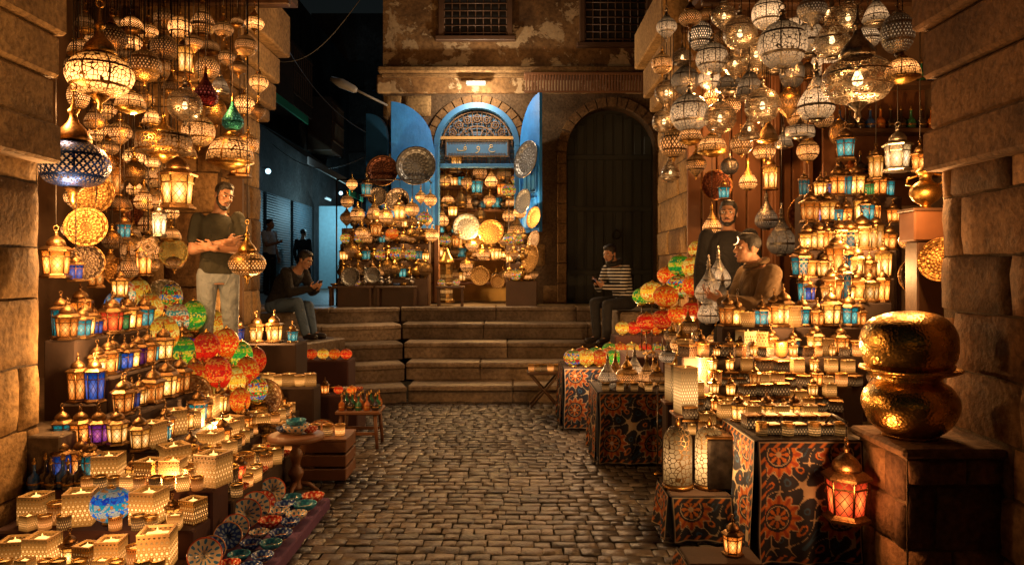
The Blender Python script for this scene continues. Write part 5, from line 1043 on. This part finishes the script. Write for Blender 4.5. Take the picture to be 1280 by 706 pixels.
    for nm,mt,rr in(('scarf',scarf,.035),('collar',collar,.022)):
        if mt:
            b=MB(); n=J['neck']
            for k in range(10):
                a0=2*PI*k/10;a1=2*PI*(k+1)/10; f=lambda a:n+V((.085*math.cos(a),.085*math.sin(a)+.01,.02-.03*math.sin(a))); rcone(b,f(a0),rr,f(a1),rr)
            blob(nm,b,.009,mt,root,2)
    return root
STD=dict(pelvis=(0,0,.95),neck=(0,-.01,1.49),head=(0,.03,1.635),sR=(.19,0,1.43),sL=(-.19,0,1.43),eR=(.25,-.02,1.14),eL=(-.25,-.02,1.14),wR=(.26,.06,.89),wL=(-.26,.06,.89),dR=(0,.15,-1),dL=(0,.15,-1),nR=(-1,0,0),nL=(1,0,0),hR=(.095,0,.93),hL=(-.095,0,.93),kR=(.11,.03,.5),kL=(-.11,.03,.5),aR=(.12,0,.1),aL=(-.12,0,.1),tR=(.15,.16,.035),tL=(-.15,.16,.035))
JA=dict(STD); JA.update(sR=(.178,.01,1.42),sL=(-.178,.01,1.44),eR=(.23,.07,1.15),eL=(-.235,.08,1.16),wR=(-.07,.185,1.225),wL=(.07,.225,1.165),dR=(-1,-.3,.12),dL=(1,-.35,.25),nR=(0,-1,0),nL=(0,-1,0),head=(-.045,.055,1.63),neck=(-.015,-.0,1.485))
pa=person('man in dark olive T-shirt and pale jeans standing with arms crossed at left',(-2.62,6.42,.74),yawto(.45,-.9),JA,M_charc,M_denim,vox=.006,hy=rad(22),hp=rad(-12),hr=rad(-13),long_sleeve=False,curl=(.3,.35)); pa.scale=(.93,.95,1.)
def seated(seat,lean=.15):
    p=seat+.1
    return dict(pelvis=(0,0,p),chest=(0,lean*.55,p+.3),neck=(0,lean*1.2,p+.5),head=(0,lean*1.2+.09,p+.635),sR=(.185,lean,p+.43),sL=(-.185,lean,p+.43),eR=(.23,lean+.1,p+.17),eL=(-.23,lean+.1,p+.17),wR=(.07,lean+.3,p+.22),wL=(-.07,lean+.3,p+.2),dR=(-.35,.75,.4),dL=(.35,.75,.35),nR=(-.5,.1,.6),nL=(.5,.1,.6),hR=(.1,0,p-.02),hL=(-.1,0,p-.02),kR=(.12,.43,p-.0),kL=(-.12,.43,p-.02),aR=(.11,.42,.1),aL=(-.12,.46,.1),tR=(.13,.58,.035),tL=(-.14,.62,.035))
def phone(loc,rz,label,tx=rad(50)):
    o=thing('mobile_phone',label,'phone',loc,rz); o.rotation_euler=(tx,0,rz); MB().box((0,0,0),(.075,.15,.009),.003).build('phone_body',M_iron,o); MB().box((0,0,.006),(.066,.136,.002)).build('screen',glow('phone_screen',(.6,.75,1.),.5,'NONE'),o)
def at(root_loc,yaw,v): return Vector(root_loc)+Matrix.Rotation(yaw,3,'Z')@Vector(v)
lb=(-3.2,9.8,.8); yb=yawto(.93,-.37); JB=seated(.36,.3); JB.update(head=(0,.47,1.06),neck=(0,.36,.93),aR=(.11,.56,.1),tR=(.13,.73,.05),aL=(-.12,.5,.1),tL=(-.14,.67,.04),kR=(.12,.44,.5)); person('man in black jacket and blue jeans seated left of the steps looking down',lb,yb,JB,M_black,M_bdenim,vox=.008,hp=rad(-25),beard=False,puff=.012)
b=MB(); b.box((0,0,.17),(.5,.46,.36),.02,col=.4); o=b.build('stone_block',M_step); o.location=at(lb,yb,(0,-.05,0)); o.rotation_euler=(0,0,yb); tag(o,'rough stone block under the seated man in black','stone block')
phone(at(lb,yb,(0,.68,.73)),yb,'phone held by the seated man in black')
b=MB(); b.box((0,.3,-.405),(.9,1.,.81),.02,col=.5); o=b.build('stone_ledge',M_step); o.location=lb; o.rotation_euler=(0,0,yb); tag(o,'stone ledge under the feet of the man in black','ledge')
lc=(1.62,10.35,.70); yc=yawto(-.8,-.6); JC=seated(.46,.16); JC.update(kR=(.12,.45,.54),kL=(-.12,.45,.52)); pcn=person('bearded man in striped sweater and black trousers seated right of the steps',lc,yc,JC,M_stripe,M_dgrey,vox=.008,hp=rad(-18),hy=rad(4),scarf=M_black); pcn.scale=(1.05,1.05,1.05)
phone(at(lc,yc,(0,.58,.84)),yc,'phone held by the man in striped sweater')
ld=(2.12,6.02,.6); yd=yawto(-1.,-.2); JD=seated(.52,.06); JD.update(wR=(.1,.4,.86),wL=(-.1,.42,.84),eR=(.24,.16,.8),eL=(-.24,.18,.8)); pd=person('man in tan jacket seated behind the silver pear lamps on the right',ld,yd,JD,M_tan,M_black,hp=rad(0),hy=rad(2),beard=False,puff=.024,collar=M_tan); pd.scale=(1.05,1.05,1.03)
o=thing('wooden_stool','dark wooden stool under the man in tan jacket','stool',ld,yd); MB().box((0,0,.5),(.36,.34,.04),.01).build('seat',M_wood,o)
for a in(-1,1):
    for c in(-1,1): MB().tube([(a*.14,c*.13,.48),(a*.16,c*.15,.0)],.02,6).build('leg',M_wood,o)
JE=dict(STD); person('man in dark jacket standing behind man in tan with his face showing',(2.0,6.66,.6),yawto(-.3,-.95),JE,M_black,M_black,hy=rad(-6),puff=.012)
JF=dict(STD); JF.update(kR=(.1,.14,.52),aR=(.11,.08,.12),tR=(.12,.25,.06),kL=(-.1,-.02,.5),aL=(-.1,-.22,.14),tL=(-.1,-.08,.05)); person('person in dark clothes walking away in the alley',(-5.95,20.5,1.16),yawto(.25,1.),JF,M_black,M_black,vox=.012,beard=False)
JG=dict(STD); JG.update(eR=(.22,.1,1.15),wR=(.12,.3,1.2),dR=(-.3,.8,.3),nR=(-.6,0,.6)); person('person in white T-shirt standing by the alley shutters',(-5.6,16.6,1.16),yawto(.9,-.3),JG,M_whitec,M_black,vox=.012,beard=False,long_sleeve=False)
# ------------------------------------------------------------------ lights
def lamp(p,w,c=(1.,.5,.17),r=.03,k=1.5):
    l=bpy.data.lights.new('lantern_or_fill_light','POINT'); l.energy=w*k; l.color=c; l.shadow_soft_size=r; o=bpy.data.objects.new('lantern_or_fill_light',l); COL.objects.link(o); o.location=p  # bare point lights: some stand for lit lamps, others are added fill
AM=(1.,.44,.13)
lamp(P(170,160,5.5),24,AM); lamp(P(195,225,5.6),30,AM); lamp(P(80,260,4.75),32); lamp(P(265,110,6.4),18,AM); lamp(P(120,440,4.6),16); lamp(P(215,600,4.3),15,AM); lamp(P(270,530,5.3),22); lamp(P(150,660,3.6),8,AM); lamp(P(330,400,7.05),26); lamp(P(110,330,4.75),16); lamp(P(330,230,6.6),18); lamp(P(70,130,4.8),14)
lamp(P(1000,70,6.3),22,AM); lamp(P(880,120,7.4),22,AM); lamp(P(940,190,7.1),26,AM); lamp(P(1080,290,5.8),32); lamp(P(1110,190,5.3),16); lamp(P(980,430,5.2),22); lamp(P(870,460,5.2),20); lamp(P(1050,340,5.5),28); lamp(P(865,400,7.2),12); lamp(P(790,390,8.2),24); lamp(P(880,560,4.4),9); lamp(P(1058,600,3.82),6,(1.,.38,.12)); lamp(P(720,440,7.4),16,(1.,.58,.28)); lamp(P(1150,250,4.55),18,(1.,.45,.14)); lamp(P(915,300,6.1),6)  # the one by the right pier is added to warm its stone
lamp((-.6,12.42,3.4),66,(1.,.6,.22)); lamp((-.6,12.2,2.3),72,(1.,.55,.17)); lamp((-1.9,11.3,2.7),44,(1.,.6,.26)); lamp((.2,11.35,2.6),26,(1.,.6,.28)); lamp(P(595,116,11.75),50,(1.,.78,.54)); lamp((-.6,11.,2.2),16,(1.,.62,.32)); lamp(P(640,70,11.2),9,(1.,.66,.36))  # those over the steps and before the upper wall are added fill
lamp((-5.4,21.9,3.5),64,(.42,.82,1.),.05); lamp((-4.9,24.5,3.4),44,(.45,.82,1.),.05); lamp((-4.9,17.8,4.2),8,(.5,.8,1.),.05); lamp((-4.2,15.,7.2),7,(.8,.9,1.),.05); lamp((-4.4,23.4,2.9),14,(1.,.7,.4),.04)  # the high neutral one is added fill lifting the whole alley
sun=bpy.data.lights.new('moon','SUN'); sun.energy=.015; sun.color=(.85,.88,1.); sun.angle=rad(.5); o=bpy.data.objects.new('moon',sun); COL.objects.link(o); o.rotation_euler=(rad(50),0,rad(30))
w=bpy.data.worlds.new('World'); S.world=w; w.use_nodes=True; nt=w.node_tree; bg=nt.nodes['Background']; sk=nt.nodes.new('ShaderNodeTexSky'); sk.sky_type='NISHITA'; sk.sun_disc=False; sk.sun_elevation=rad(2); sk.sun_rotation=rad(200); nt.links.new(sk.outputs[0],bg.inputs[0]); bg.inputs[1].default_value=.005
label_all()
cam=bpy.data.cameras.new('Camera'); co=bpy.data.objects.new('Camera',cam); COL.objects.link(co); co.location=(0,0,H); co.rotation_euler=(rad(90),0,0); cam.sensor_width=36; cam.lens=F/1280*36; cam.shift_y=-13/1280; cam.clip_end=300; cam.clip_start=.05
S.camera=co
S.view_settings.view_transform='Standard'; S.view_settings.look='None'; S.view_settings.exposure=0
